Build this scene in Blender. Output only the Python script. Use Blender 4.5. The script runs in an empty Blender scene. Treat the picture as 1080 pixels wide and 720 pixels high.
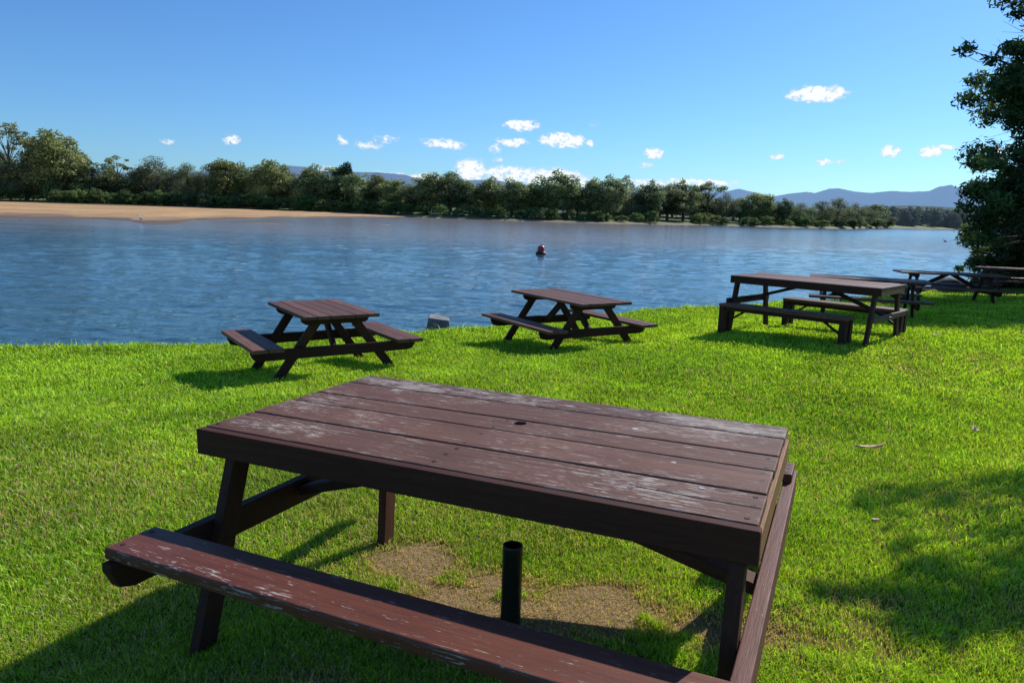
import bpy, bmesh, math, random
import numpy as np
from mathutils import Vector, Matrix
PI = math.pi
scene = bpy.context.scene
COL = scene.collection
random.seed(7)
RNG = np.random.default_rng(11)

# ------------------------------------------------------------------ ground shape
def lerp_table(tab, x):
    xs = np.array([p[0] for p in tab]); ys = np.array([p[1] for p in tab])
    n = 241
    g = np.linspace(xs[0], xs[-1], n)
    return np.interp(x, xs, ys)
ZS = [(-60, .4), (-20, .25), (-2, .12), (.4, .09), (1.5, .07), (1.95, .06), (2.75, -.12), (3.4, -.14), (5, -.15), (6.7, -.18), (8.5, -.36), (9.5, -.41), (11, -.45), (14, -.50)]
ZT = [(-60, -.2), (-4, -.04), (1.5, 0), (3, .04), (7, .08), (10, .17), (16, .13), (40, .1)]
def smooth_tab(tab, x, w=.5):
    return sum(lerp_table(tab, x + k * w) * c for k, c in ((-1.5, .125), (-.5, .375), (.5, .375), (1.5, .125)))
def st(x, y): return -.571 * x + .821 * y, .821 * x + .571 * y
def xy(s, t): return -.571 * s + .821 * t, .821 * s + .571 * t
def s_edge(t):
    t = np.asarray(t, float)
    return 10.6 + np.minimum(.04 * np.maximum(0, 6.5 - t) ** 2, 30) + .12 * np.sin(t * 1.7) + .07 * np.sin(t * 4.1 + 1)
WATER = -1.35
def ground(x, y):
    s, t = st(np.asarray(x, float), np.asarray(y, float))
    e = s_edge(t)
    z = smooth_tab(ZS, np.minimum(s, 14)) + smooth_tab(ZT, t)
    z = z + .012 * np.sin(x * 2.1 + 1) * np.cos(y * 1.7) + .008 * np.sin(x * 5.3) * np.sin(y * 4.7 + 2)
    q = np.clip((s - e) / 1.6, 0, 1)
    drop = q * q * (3 - 2 * q)
    return z * (1 - drop) + (-1.95) * drop
def G(x, y): return float(ground(x, y))

# value noise
_ng = RNG.random((256, 256))
def vnoise(x, y):
    xi = np.floor(x).astype(int); yi = np.floor(y).astype(int)
    fx = x - xi; fy = y - yi; fx = fx * fx * (3 - 2 * fx); fy = fy * fy * (3 - 2 * fy)
    a = _ng[xi % 256, yi % 256]; b = _ng[(xi + 1) % 256, yi % 256]; c = _ng[xi % 256, (yi + 1) % 256]; d = _ng[(xi + 1) % 256, (yi + 1) % 256]
    return (a * (1 - fx) + b * fx) * (1 - fy) + (c * (1 - fx) + d * fx) * fy
def fbm(x, y, o=4):
    r = 0; a = .5; tt = 0
    for k in range(o):
        r = r + a * vnoise(x * 2 ** k + 17 * k, y * 2 ** k + 31 * k); tt += a; a *= .5
    return r / tt

# ------------------------------------------------------------------ node helpers
def new_mat(name):
    m = bpy.data.materials.new(name); m.use_nodes = True
    nt = m.node_tree; nt.nodes.clear()
    return m, nt
class NB:
    def __init__(s, nt): s.nt = nt
    def n(s, t, **kw):
        nd = s.nt.nodes.new(t)
        for k, v in kw.items():
            if k.startswith('i_'):
                nd.inputs[k[2:].replace('_', ' ')].default_value = v
            else: setattr(nd, k, v)
        return nd
    def L(s, a, b): s.nt.links.new(a, b)
    def _set(s, sock, v):
        if isinstance(v, (int, float)): sock.default_value = v
        elif isinstance(v, (tuple, list)): sock.default_value = v
        else: s.L(v, sock)
    def math(s, op, a, b=None, c=None, clamp=False):
        nd = s.nt.nodes.new('ShaderNodeMath'); nd.operation = op; nd.use_clamp = clamp
        s._set(nd.inputs[0], a)
        if b is not None: s._set(nd.inputs[1], b)
        if c is not None: s._set(nd.inputs[2], c)
        return nd.outputs[0]
    def mix(s, f, a, b, mode='MIX'):
        nd = s.nt.nodes.new('ShaderNodeMix'); nd.data_type = 'RGBA'; nd.blend_type = mode; nd.clamp_factor = True
        s._set(nd.inputs[0], f)
        s._set(nd.inputs[6], a if not isinstance(a, tuple) else (*a, 1)[:4]); s._set(nd.inputs[7], b if not isinstance(b, tuple) else (*b, 1)[:4])
        return nd.outputs[2]
    def noise(s, vec, scale, detail=4, rough=.55, dist=0):
        nd = s.n('ShaderNodeTexNoise'); nd.inputs['Scale'].default_value = scale; nd.inputs['Detail'].default_value = detail
        nd.inputs['Roughness'].default_value = rough; nd.inputs['Distortion'].default_value = dist
        if vec is not None: s.L(vec, nd.inputs['Vector'])
        return nd.outputs['Fac']
    def mapr(s, v, a, b, c=0., d=1., smooth=False):
        nd = s.n('ShaderNodeMapRange'); nd.clamp = True
        if smooth: nd.interpolation_type = 'SMOOTHSTEP'
        s._set(nd.inputs['Value'], v); nd.inputs['From Min'].default_value = a; nd.inputs['From Max'].default_value = b
        nd.inputs['To Min'].default_value = c; nd.inputs['To Max'].default_value = d
        return nd.outputs[0]
    def mapping(s, vec, scale=(1, 1, 1), loc=(0, 0, 0), rot=(0, 0, 0)):
        nd = s.n('ShaderNodeMapping'); nd.inputs['Scale'].default_value = scale; nd.inputs['Location'].default_value = loc
        nd.inputs['Rotation'].default_value = rot; s.L(vec, nd.inputs['Vector']); return nd.outputs[0]

# ------------------------------------------------------------------ materials
def wood(name, axis, base=(.075, .028, .022), red=(.11, .034, .024), wear=(.58, .50, .42), amount=.5, patches=(), rough=.5, spec=.28, dirt=(.03, .014, .012), edges=False):
    m, nt = new_mat(name); b = NB(nt)
    tc = b.n('ShaderNodeTexCoord').outputs['Object']
    at = b.n('ShaderNodeAttribute', attribute_name='tone').outputs['Fac']
    off = b.n('ShaderNodeCombineXYZ'); b.L(b.math('MULTIPLY', at, 7.3), off.inputs[0]); b.L(b.math('MULTIPLY', at, 3.1), off.inputs[1]); b.L(b.math('MULTIPLY', at, 5.7), off.inputs[2])
    va = b.n('ShaderNodeVectorMath', operation='ADD'); b.L(tc, va.inputs[0]); b.L(off.outputs[0], va.inputs[1]); v = va.outputs[0]
    def sc(lo, hi): return tuple(lo if i == axis else hi for i in range(3))
    grain = b.noise(b.mapping(v, sc(2.2, 45)), 1, 6, .65)
    fine = b.noise(b.mapping(v, sc(9, 160)), 1, 5, .7, .3)
    streak = b.noise(b.mapping(v, sc(6, 70)), 1, 5, .75, .6)
    patch = b.noise(v, 2.6, 4, .6, .4)
    patch2 = b.noise(v, 11, 4, .7, .8)
    c = b.mix(b.mapr(b.math('ADD', b.math('MULTIPLY', grain, .8), b.math('MULTIPLY', patch, .25)), .40, .68), base, red)
    c = b.mix(b.math('MULTIPLY', b.mapr(at, 0, 1), .45), c, dirt)
    c = b.mix(b.mapr(fine, .54, .70, 0, .8), c, dirt)
    geo = b.n('ShaderNodeNewGeometry')
    # worn streaks: bare grey wood where paint has gone
    fl = b.noise(b.mapping(v, sc(10, 115)), 1, 4, .6, 1.2)
    w = b.math('ADD', fl, b.math('MULTIPLY', b.math('SUBTRACT', patch, .5), .32))
    w = b.math('ADD', w, b.math('MULTIPLY', b.math('SUBTRACT', patch2, .5), .30))
    for (px, py, pz, r, k) in patches:
        d = b.n('ShaderNodeVectorMath', operation='DISTANCE'); sm = b.mapping(tc, sc(.4, 1)); b.L(sm, d.inputs[0])
        q = [px, py, pz]; q[axis] *= .4; d.inputs[1].default_value = q
        w = b.math('ADD', w, b.mapr(d.outputs['Value'], 0, r, k * .30, 0))
    lo = .765 - .14 * amount
    wf = b.mapr(w, lo, lo + .022)
    if edges:
        bv = b.n('ShaderNodeBevel'); bv.samples = 4; bv.inputs['Radius'].default_value = .012
        dt = b.n('ShaderNodeVectorMath', operation='DOT_PRODUCT'); b.L(bv.outputs[0], dt.inputs[0]); b.L(geo.outputs['True Normal'], dt.inputs[1])
        en = b.math('MULTIPLY', b.mapr(dt.outputs['Value'], .995, .90), b.mapr(b.math('ADD', patch, b.math('MULTIPLY', b.math('SUBTRACT', fl, .5), 1.4)), .46, .58))
        wf = b.math('MAXIMUM', wf, b.math('MULTIPLY', en, .8))
    wc = b.mix(b.mapr(fine, .35, .65), tuple(x * .5 for x in wear), wear)
    c = b.mix(b.math('MULTIPLY', wf, .85), c, wc)
    # pale dusting
    c = b.mix(b.math('MULTIPLY', b.mapr(b.math('ADD', fine, b.math('MULTIPLY', streak, .6)), .80, 1.0), .30 * amount), c, (.24, .14, .10))
    p = b.n('ShaderNodeBsdfPrincipled'); b.L(c, p.inputs['Base Color'])
    b.L(b.mapr(b.math('ADD', fine, wf), .3, 1.3, rough, .85), p.inputs['Roughness']); p.inputs['Specular IOR Level'].default_value = spec
    bm_ = b.n('ShaderNodeBump'); bm_.inputs['Strength'].default_value = .55; bm_.inputs['Distance'].default_value = .004
    b.L(b.math('SUBTRACT', b.math('ADD', b.math('MULTIPLY', fine, .7), b.math('MULTIPLY', grain, .8)), b.math('MULTIPLY', wf, .35)), bm_.inputs['Height']); b.L(bm_.outputs[0], p.inputs['Normal'])
    o = b.n('ShaderNodeOutputMaterial'); b.L(p.outputs[0], o.inputs[0])
    return m

def simple(name, col, rough=.6, var=.25, scale=8, metal=0, spec=.5, bump=0, col2=None, randomize=False):
    m, nt = new_mat(name); b = NB(nt)
    tc = b.n('ShaderNodeTexCoord').outputs['Object']
    n = b.noise(tc, scale, 5, .6)
    c2 = col2 or tuple(x * (1 - var) for x in col)
    c = b.mix(b.mapr(n, .35, .65), col, c2)
    p = b.n('ShaderNodeBsdfPrincipled'); b.L(c, p.inputs['Base Color']); p.inputs['Roughness'].default_value = rough
    p.inputs['Metallic'].default_value = metal; p.inputs['Specular IOR Level'].default_value = spec
    if bump:
        bb = b.n('ShaderNodeBump'); bb.inputs['Strength'].default_value = .8; bb.inputs['Distance'].default_value = bump; b.L(n, bb.inputs['Height']); b.L(bb.outputs[0], p.inputs['Normal'])
    o = b.n('ShaderNodeOutputMaterial'); b.L(p.outputs[0], o.inputs[0])
    return m

def leaf_mat(name, c1, c2, trans=.35, haze=0., spread=.5):
    """foliage: per-leaf tone attribute, per-tree variation"""
    m, nt = new_mat(name); b = NB(nt)
    at = b.n('ShaderNodeAttribute', attribute_name='tone').outputs['Fac']
    oi = b.n('ShaderNodeObjectInfo').outputs['Random']
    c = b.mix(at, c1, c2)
    hs = b.n('ShaderNodeHueSaturation'); b.L(b.mapr(oi, 0, 1, .485, .515), hs.inputs['Hue']); b.L(b.mapr(b.math('FRACT', b.math('MULTIPLY', oi, 7.7)), 0, 1, 1 - .3 * spread, 1 + .1 * spread), hs.inputs['Saturation'])
    b.L(b.mapr(b.math('FRACT', b.math('MULTIPLY', oi, 3.3)), 0, 1, 1 - spread * .6, 1 + spread * .6), hs.inputs['Value']); b.L(c, hs.inputs['Color'])
    c = hs.outputs[0]
    if haze: c = b.mix(haze, c, (.16, .22, .30))  # distance haze painted into the leaf colour, with a bluish glow added below
    d = b.n('ShaderNodeBsdfDiffuse'); b.L(c, d.inputs[0])
    t = b.n('ShaderNodeBsdfTranslucent'); b.L(c, t.inputs[0])
    g = b.n('ShaderNodeBsdfGlossy'); g.inputs['Roughness'].default_value = .45; g.inputs[0].default_value = (1, 1, 1, 1)
    a = b.n('ShaderNodeMixShader'); a.inputs[0].default_value = trans; b.L(d.outputs[0], a.inputs[1]); b.L(t.outputs[0], a.inputs[2])
    a2 = b.n('ShaderNodeMixShader'); a2.inputs[0].default_value = .025; b.L(a.outputs[0], a2.inputs[1]); b.L(g.outputs[0], a2.inputs[2])
    o = b.n('ShaderNodeOutputMaterial')
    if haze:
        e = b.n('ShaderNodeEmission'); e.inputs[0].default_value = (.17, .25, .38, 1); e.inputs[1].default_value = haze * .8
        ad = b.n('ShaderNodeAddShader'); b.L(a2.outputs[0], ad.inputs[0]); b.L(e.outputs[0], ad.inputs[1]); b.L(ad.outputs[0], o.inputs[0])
    else: b.L(a2.outputs[0], o.inputs[0])
    return m

M = {}
top_patches = [(1.78, 1.11, .75, .20, .55), (2.05, 1.07, .75, .14, .6), (1.62, .86, .75, .05, .25), (.15, .15, .75, .09, .45), (.30, .18, .75, .13, .35), (.25, 1.1, .75, .2, .4),
               (.55, 1.08, .75, .2, .32), (1.05, 1.05, .75, .2, .25), (.1, .72, .75, .2, .3), (.15, .5, .75, .2, .3), (1.84, .27, .75, .16, .38), (1.9, .15, .75, .15, .3), (1.86, .9, .75, .12, .3)]
M['top'] = wood('worn_tabletop_paint', 0, base=(.115, .046, .025), red=(.225, .100, .056), amount=1.0, patches=top_patches, rough=.55, spec=.22, edges=True)
M['seat'] = wood('worn_seat_paint', 0, base=(.12, .032, .016), red=(.19, .054, .026), amount=.55, rough=.45, spec=.3, edges=True, patches=[(.5, -.49, .45, .22, .32), (.8, -.49, .45, .2, .3), (1.4, -.49, .45, .2, .25), (.15, -.48, .45, .15, .3)])
M['dark_x'] = wood('dark_brown_board_along', 0, base=(.085, .032, .018), red=(.12, .046, .025), amount=.05, rough=.6, spec=.12)
M['dark_y'] = wood('dark_brown_board_across', 1, base=(.06, .023, .014), red=(.09, .035, .02), amount=.12, rough=.6, spec=.15)
M['dark_z'] = wood('dark_brown_post', 2, base=(.06, .023, .014), red=(.09, .035, .02), amount=.1, rough=.6, spec=.15)
M['rail'] = wood('worn_rail_paint', 1, base=(.12, .045, .030), red=(.17, .062, .042), amount=.5, rough=.55)
M['oak'] = wood('weathered_end_board', 1, base=(.24, .11, .045), red=(.32, .16, .06), amount=.2, rough=.6, dirt=(.12, .05, .02))  # golden colour paints sunlight into the right-hand end boards
M['far_top'] = wood('old_brown_tabletop', 0, base=(.14, .060, .038), red=(.24, .11, .07), wear=(.45, .36, .29), amount=.75, rough=.55, spec=.2)
M['far_x'] = wood('old_brown_board', 0, base=(.044, .017, .011), red=(.07, .026, .016), amount=.2, rough=.6, spec=.15)
M['far_y'] = wood('old_brown_cross_board', 1, base=(.044, .017, .011), red=(.07, .026, .016), amount=.2, rough=.6, spec=.15)
M['screw'] = simple('rusty_screw_head', (.012, .009, .008), .7, .3, 300)
M['pipe'] = simple('black_painted_pipe', (.012, .014, .013), .35, .4, 30)
M['lid'] = simple('green_plastic', (.02, .07, .045), .4, .4, 30)
M['leafdry'] = simple('dry_leaf', (.60, .42, .24), .7, .5, 40)
M['concrete'] = simple('weathered_concrete', (.30, .28, .26), .9, .5, 9, bump=.02)
M['rock'] = simple('dark_river_rock', (.10, .095, .09), .85, .5, 5, bump=.03)
M['buoy'] = simple('red_buoy_paint', (.55, .02, .03), .35, .4, 4)
M['buoyd'] = simple('dark_maroon_float', (.05, .012, .015), .5, .4, 4)
M['bark'] = simple('grey_brown_bark', (.13, .11, .09), .9, .5, 1.5)
M['barkn'] = simple('dark_bark', (.05, .04, .03), .9, .5, 6, bump=.01)
M['white'] = simple('cream_wall', (.7, .68, .62), .7, .1, 2)
M['roof'] = simple('grey_roof_sheet', (.32, .34, .36), .5, .2, 2)
M['glass'] = simple('dark_window', (.03, .04, .05), .1, .2, 2)
M['pelican'] = simple('white_feathers', (.75, .74, .70), .7, .1, 6)
M['blackbird'] = simple('black_feathers', (.02, .02, .02), .6, .3, 6)
M['beak'] = simple('pink_beak', (.6, .35, .25), .5, .2, 6)

# ------------------------------------------------------------------ object helpers
def tag(o, label=None, cat=None, group=None, kind=None):
    if label: o['label'] = label
    if cat: o['category'] = cat
    if group: o['group'] = group
    if kind: o['kind'] = kind
    return o
def empty(name, loc, rz=0, label=None, cat=None, group=None):
    o = bpy.data.objects.new(name, None); COL.objects.link(o); o.location = loc; o.rotation_euler = (0, 0, rz); o.empty_display_size = .2
    return tag(o, label, cat, group)
def link_mesh(name, me, mat, parent=None, smooth=False):
    o = bpy.data.objects.new(name, me); COL.objects.link(o)
    if mat is not None and not me.materials: me.materials.append(mat)
    if parent is not None: o.parent = parent
    if smooth: me.shade_smooth()
    return o
class MB:
    """collects boards into one mesh, each with its own tone"""
    def __init__(s): s.v = []; s.f = []; s.t = []
    def add(s, vs, fs, tone=None):
        k = len(s.v); tone = random.random() if tone is None else tone
        s.v += [tuple(p) for p in vs]; s.f += [tuple(i + k for i in f) for f in fs]; s.t += [tone] * len(fs)
        return s
    def box(s, x0, x1, y0, y1, z0, z1, tone=None):
        vs = [(x, y, z) for z in (z0, z1) for y in (y0, y1) for x in (x0, x1)]
        return s.add(vs, [(0, 2, 3, 1), (4, 5, 7, 6), (0, 1, 5, 4), (2, 6, 7, 3), (0, 4, 6, 2), (1, 3, 7, 5)], tone)
    def bar(s, a, b, w, d, side=(1, 0, 0), tone=None, level=True):
        """board from a to b, thickness w along 'side', depth d; ends cut level when level"""
        a = Vector(a); b = Vector(b); sd = Vector(side).normalized(); ax = (b - a).normalized(); dp = ax.cross(sd).normalized()
        vs = []
        for P in (a, b):
            for i, j in ((-1, -1), (1, -1), (1, 1), (-1, 1)):
                q = P + sd * (w / 2 * i) + dp * (d / 2 * j)
                if level and abs(ax.z) > .3: q = q - ax * ((q.z - P.z) / ax.z)
                vs.append(q)
        return s.add(vs, [(3, 2, 1, 0), (4, 5, 6, 7), (0, 1, 5, 4), (1, 2, 6, 5), (2, 3, 7, 6), (3, 0, 4, 7)], tone)
    def prism(s, poly, lo, hi, axis=0, tone=None):
        """poly in the other two axes, extruded along axis"""
        n = len(poly); vs = []
        for h in (lo, hi):
            for p in poly:
                q = list(p); q.insert(axis, h); vs.append(q)
        fs = [tuple(range(n))[::-1], tuple(range(n, 2 * n))] + [(i, (i + 1) % n, n + (i + 1) % n, n + i) for i in range(n)]
        return s.add(vs, fs, tone)
    def tube(s, pts, rads, n=8, tone=None, cap=True):
        vs = []; fs = []
        for i, P in enumerate(pts):
            P = Vector(P); a = Vector(pts[max(0, i - 1)]); b = Vector(pts[min(len(pts) - 1, i + 1)]); ax = (b - a).normalized()
            u = ax.orthogonal().normalized() if abs(ax.z) < .95 else Vector((1, 0, 0)); u = (u - ax * u.dot(ax)).normalized(); w = ax.cross(u)
            for k in range(n):
                an = 2 * PI * k / n; vs.append(P + (u * math.cos(an) + w * math.sin(an)) * rads[i])
        for i in range(len(pts) - 1):
            for k in range(n): fs.append((i * n + k, i * n + (k + 1) % n, (i + 1) * n + (k + 1) % n, (i + 1) * n + k))
        if cap: fs += [tuple(range(n))[::-1], tuple(range((len(pts) - 1) * n, len(pts) * n))]
        return s.add(vs, fs, tone)
    def lathe(s, prof, n=20, tone=None, c=(0, 0, 0)):
        vs = [(c[0] + r * math.cos(2 * PI * k / n), c[1] + r * math.sin(2 * PI * k / n), c[2] + z) for r, z in prof for k in range(n)]
        fs = [(i * n + k, i * n + (k + 1) % n, (i + 1) * n + (k + 1) % n, (i + 1) * n + k) for i in range(len(prof) - 1) for k in range(n)]
        fs += [tuple(range(n))[::-1], tuple(range((len(prof) - 1) * n, len(prof) * n))]
        return s.add(vs, fs, tone)
    def build(s, name, mat, parent=None, bevel=0, seg=2, smooth=False):
        me = bpy.data.meshes.new(name); me.from_pydata(s.v, [], s.f); me.update()
        bm = bmesh.new(); bm.from_mesh(me); bmesh.ops.recalc_face_normals(bm, faces=bm.faces); bm.to_mesh(me); bm.free()
        a = me.attributes.new('tone', 'FLOAT', 'FACE'); a.data.foreach_set('value', s.t)
        o = link_mesh(name, me, mat, parent, smooth)
        if bevel:
            md = o.modifiers.new('bevel', 'BEVEL'); md.width = bevel; md.segments = seg; md.limit_method = 'ANGLE'; md.angle_limit = math.radians(35)
            me.shade_smooth(); md.harden_normals = False
            wn = o.modifiers.new('wn', 'WEIGHTED_NORMAL'); wn.keep_sharp = False
        return o

# ------------------------------------------------------------------ the near table
def plank_with_hole(mb, x0, x1, y0, y1, z0, z1, hx, hy, r, n=20):
    vs = []; fs = []
    for z in (z0, z1):
        vs += [(x0, y0, z), (hx, y0, z), (x1, y0, z), (x1, y1, z), (hx, y1, z), (x0, y1, z)]
        vs += [(hx + r * math.cos(-PI / 2 + 2 * PI * k / n), hy + r * math.sin(-PI / 2 + 2 * PI * k / n), z) for k in range(n)]
    N = 6 + n; h = n // 2
    for o, rev in ((0, True), (N, False)):
        right = [1, 2, 3, 4] + [6 + k for k in range(h, -1, -1)]
        left = [4, 5, 0, 1, 6] + [6 + k for k in range(n - 1, h - 1, -1)]
        for f in (right, left):
            f = [i + o for i in f]; fs.append(tuple(f[::-1] if rev else f))
    for a, b_ in ((0, 1), (1, 2), (2, 3), (3, 4), (4, 5), (5, 0)): fs.append((a, b_, N + b_, N + a))
    for k in range(n): a = 6 + k; b_ = 6 + (k + 1) % n; fs.append((b_, a, N + a, N + b_))
    mb.add(vs, fs)

def beam_poly(y0, y1, z0, z1, ch):
    return [(y0, z1), (y0, z1 - .03), (y0 + ch * .35, z0 + .02), (y0 + ch, z0), (y1 - ch, z0), (y1 - ch * .35, z0 + .02), (y1, z1 - .03), (y1, z1)]

near = empty('picnic_table', (-1.2784, 2.8483, 0), 0, 'large maroon picnic table in the foreground with scratched top and an umbrella hole', 'picnic table')
th = -.4279
ca = Vector((math.cos(th), math.sin(th), .0183)).normalized(); cb = Vector((-math.sin(th), math.cos(th), -.0077)); cn = ca.cross(cb).normalized(); cb = cn.cross(ca)
RM = Matrix((ca, cb, cn)).transposed(); near.rotation_euler = RM.to_euler()
def nearW(u, v, z): return RM @ Vector((u, v, z)) + Vector((-1.2784, 2.8483, 0))
def near_foot(u, v):
    z = 0
    for _ in range(5): p = nearW(u, v, z); z += G(p.x, p.y) - p.z
    return z - .03
L1, W1, T = 2.205, 1.20, .75
mb = MB()
for i, (a, b_) in enumerate(((.049, .306), (.320, .562), (.575, .7445), (.7565, .999), (1.013, 1.2))):
    dz = (-.001, .0005, .0, .0015, .001)[i]; x1 = L1 - (0, .004, .001, .003, .001)[i]
    tone = (.45, .1, .0, .3, .95)[i]
    if i == 2: plank_with_hole(mb, .0, x1, a, b_, T - .036, T + dz, 1.144, .706, .029)
    else: mb.box(0, x1, a, b_, T - .036, T + dz, tone)
top = mb.build('tabletop', M['top'], near, .0035)
# crack in the front plank near the right end: a thin dark sliver in place of a cut gap
mb = MB(); mb.prism([(1.80, .186), (1.9, .188), (2.06, .181), (2.20, .183), (2.20, .179), (2.06, .178), (1.9, .185)], T - .002, T + .0008, 2); mb.build('crack', M['screw'], top)
MB().box(-.004, L1 + .012, .0, .043, .640, .747).build('front_rail', M['dark_x'], near, .005, 3)
MB().box(0.0, L1, 1.155, 1.198, .535, .712).build('back_rail', M['dark_x'], near, .004)  # made deeper, out of sight, to push the table's ground shadow back
MB().box(L1 - .032, L1 + .010, .046, 1.153, .612, .7125).build('end_rail', M['oak'], near, .003)
MB().box(.004, .044, .046, 1.153, .630, .7125).build('end_rail', M['dark_y'], near, .003)
MB().box(1.055, 1.1, .046, 1.153, .65, .7125).build('cleat', M['dark_y'], near, .003)
BZ = .408
MB().prism(beam_poly(-.52, 1.72, BZ - .115, BZ, .09), .097, .145).build('cross_beam', M['dark_y'], near, .004)
MB().prism(beam_poly(-.52, 1.69, BZ - .115, BZ, .09), 2.184, 2.238).build('cross_beam', M['rail'], near, .005)
for u in (.170, 2.156):
    for sgn in (-1, 1):
        vt = .075 if sgn < 0 else 1.09; vf = -.19 if sgn < 0 else 1.02
        if u > 1: vf = -.10 if sgn < 0 else 1.30
        if u < 1 and sgn > 0: u = .215
        MB().bar((u, vf, near_foot(u, vf)), (u, vt, .708), .048, .092).build('leg', M['dark_z'], near, .004)
MB().bar((.15, .47, .36), (1.06, .47, .63), .09, .045, side=(0, 1, 0)).build('brace', M['dark_x'], near, .004)
MB().bar((2.18, .47, .355), (1.10, .47, .625), .09, .045, side=(0, 1, 0)).build('brace', M['dark_x'], near, .004)
sf = MB().prism([(-.498, .412), (-.498, .446), (-.492, .453), (-.292, .453), (-.286, .447), (-.286, .409), (-.49, .409)], .085, 2.26, 0, .2).build('seat', M['seat'], near, .004)
sb = MB().box(2.09, 2.225, 1.47, 1.66, BZ + .001, .453, .5).build('beam_block', M['seat'], near, .005)
# screws
sc_me = None
def screw(u, v, z, parent, r=.009):
    global sc_me
    if sc_me is None:
        o = MB().lathe([(r, -.004), (r, .0006), (r * .8, .0012), (r * .3, .0004)], 10).build('screw', M['screw'], parent); sc_me = o.data
    else: o = link_mesh('screw', sc_me, None, parent)
    o.location = (u, v, z)
for v in (.085, .194, .278, .343, .446, .532, .603, .714, .775, .869, .966, 1.034, 1.13, 1.18): screw(2.172 + random.uniform(-.004, .004), v * .985, T, top)
for v in (.096, .189, .267, .342, .48, .595, .72, .80, .915, 1.05, 1.15): screw(1.076 + random.uniform(-.008, .008), v, T, top)
for v in (.09, .26, .36, .52, .6, .72, .8, .96, 1.05, 1.15): screw(.025, v, T, top)
for v in (1.50, 1.56, 1.62): screw(2.20, v, .4535, sb)
for v in (-.33, -.45): screw(2.21, v, .4535, sf); screw(.12, v, .4535, sf)
# gum spots on the top
for k, (u, v, r) in enumerate(((1.615, .859, .016), (1.86, .49, .010), (2.0, .27, .009), (2.085, 1.05, .012))):
    MB().lathe([(r, -.001), (r, .0012), (r * .6, .0022)], 9).build('dropping', simple('pale_dropping_%d' % k, (.55, .5, .47), .8, .3, 60), top).location = (u, v, T)

# umbrella sleeve under the hole
p = nearW(1.283, .337, 0)
gz = G(p.x, p.y)
pt = empty('umbrella_sleeve', (p.x, p.y, gz), 0, 'short black upright pipe standing in the grass under the foreground table', 'pipe')
MB().lathe([(.040, -.05), (.040, .385), (.038, .39), (.033, .39), (.033, .20)], 28).build('pipe', M['pipe'], pt, smooth=False)
MB().lathe([(.047, -.02), (.047, .03), (.040, .034)], 28).build('collar', M['pipe'], pt)

# ------------------------------------------------------------------ A-frame tables
def a_frame(name, x, y, z, th, L, W, so, sw, sh, fs, inset, label, npl=6, H=.75, group=None):
    r = empty(name, (x, y, z), th, label, 'picnic table', group)
    def foot(u, v):
        X = x + u * math.cos(th) - v * math.sin(th); Y = y + u * math.sin(th) + v * math.cos(th); return G(X, Y) - z - .04
    mb = MB(); w = W / npl
    for i in range(npl): mb.box(-L / 2 + random.uniform(0, .012), L / 2 - random.uniform(0, .012), -W / 2 + i * w + .004, -W / 2 + (i + 1) * w - .004, H - .04, H + random.uniform(-.003, .002))
    mb.build('tabletop', M['far_top'], r, .003)
    for sx in (-1, 1):
        u = sx * (L / 2 - inset)
        MB().prism(beam_poly(-W / 2 + .04, W / 2 - .04, H - .13, H - .042, .06), u - .024, u + .024).build('top_batten', M['far_y'], r, .003)
        ub = u + sx * .05
        MB().prism(beam_poly(-so + .03, so - .03, sh - .045 - .12, sh - .045, .1), ub - .023, ub + .023).build('cross_beam', M['far_y'], r, .003)
        for sy in (-1, 1):
            MB().bar((u, sy * fs, foot(u, sy * fs)), (u, sy * .19, H - .045), .046, .10).build('leg', M['dark_z'], r, .003)
        MB().bar((u - sx * .03, 0, sh - .13), (sx * .08, 0, H - .05), .046, .09, side=(0, 1, 0)).build('brace', M['far_x'], r, .003)
    for sy in (-1, 1):
        mb = MB(); n = 2
        for i in range(n):
            a = sy * (so - sw) + sy * i * sw / n; b_ = a + sy * (sw / n - .008)
            mb.box(-L / 2 + random.uniform(0, .02), L / 2 - random.uniform(0, .02), min(a, b_), max(a, b_), sh - .042, sh + random.uniform(-.003, .002))
        mb.build('seat', M['far_top'], r, .003)
    return r
grp = 'wooden picnic tables on the riverside lawn'
a_frame('picnic_table', -2.35, 8.78, -.30, -.975, 1.486, .90, 1.03, .35, .415, .725, .26, 'small square topped brown picnic table on the left of the lawn, beside the concrete block', group=grp)
a_frame('picnic_table', .834, 10.88, -.293, -1.018, 1.90, .896, .985, .318, .40, .734, .33, 'brown picnic table with crossed legs on the middle of the lawn, below the red buoy', group=grp)
a_frame('picnic_table', 6.9, 14.1, G(6.9, 14.1), -.38, 2.1, .85, .95, .3, .43, .68, .3, 'brown picnic table mostly hidden behind the long table with two loose benches', group=grp)
a_frame('picnic_table', 11.0, 18.3, G(11.0, 18.3) + .02, -.22, 2.45, .85, .90, .3, .43, .66, .4, 'dark picnic table at the edge of the tree shade, nearest the boulders', group=grp)
a_frame('picnic_table', 15.0, 21.2, G(15.0, 21.2) + .04, -.12, 2.6, .85, .90, .3, .43, .66, .3, 'blackish picnic table deep in the shade under the big tree at the right edge', group=grp)

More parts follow.
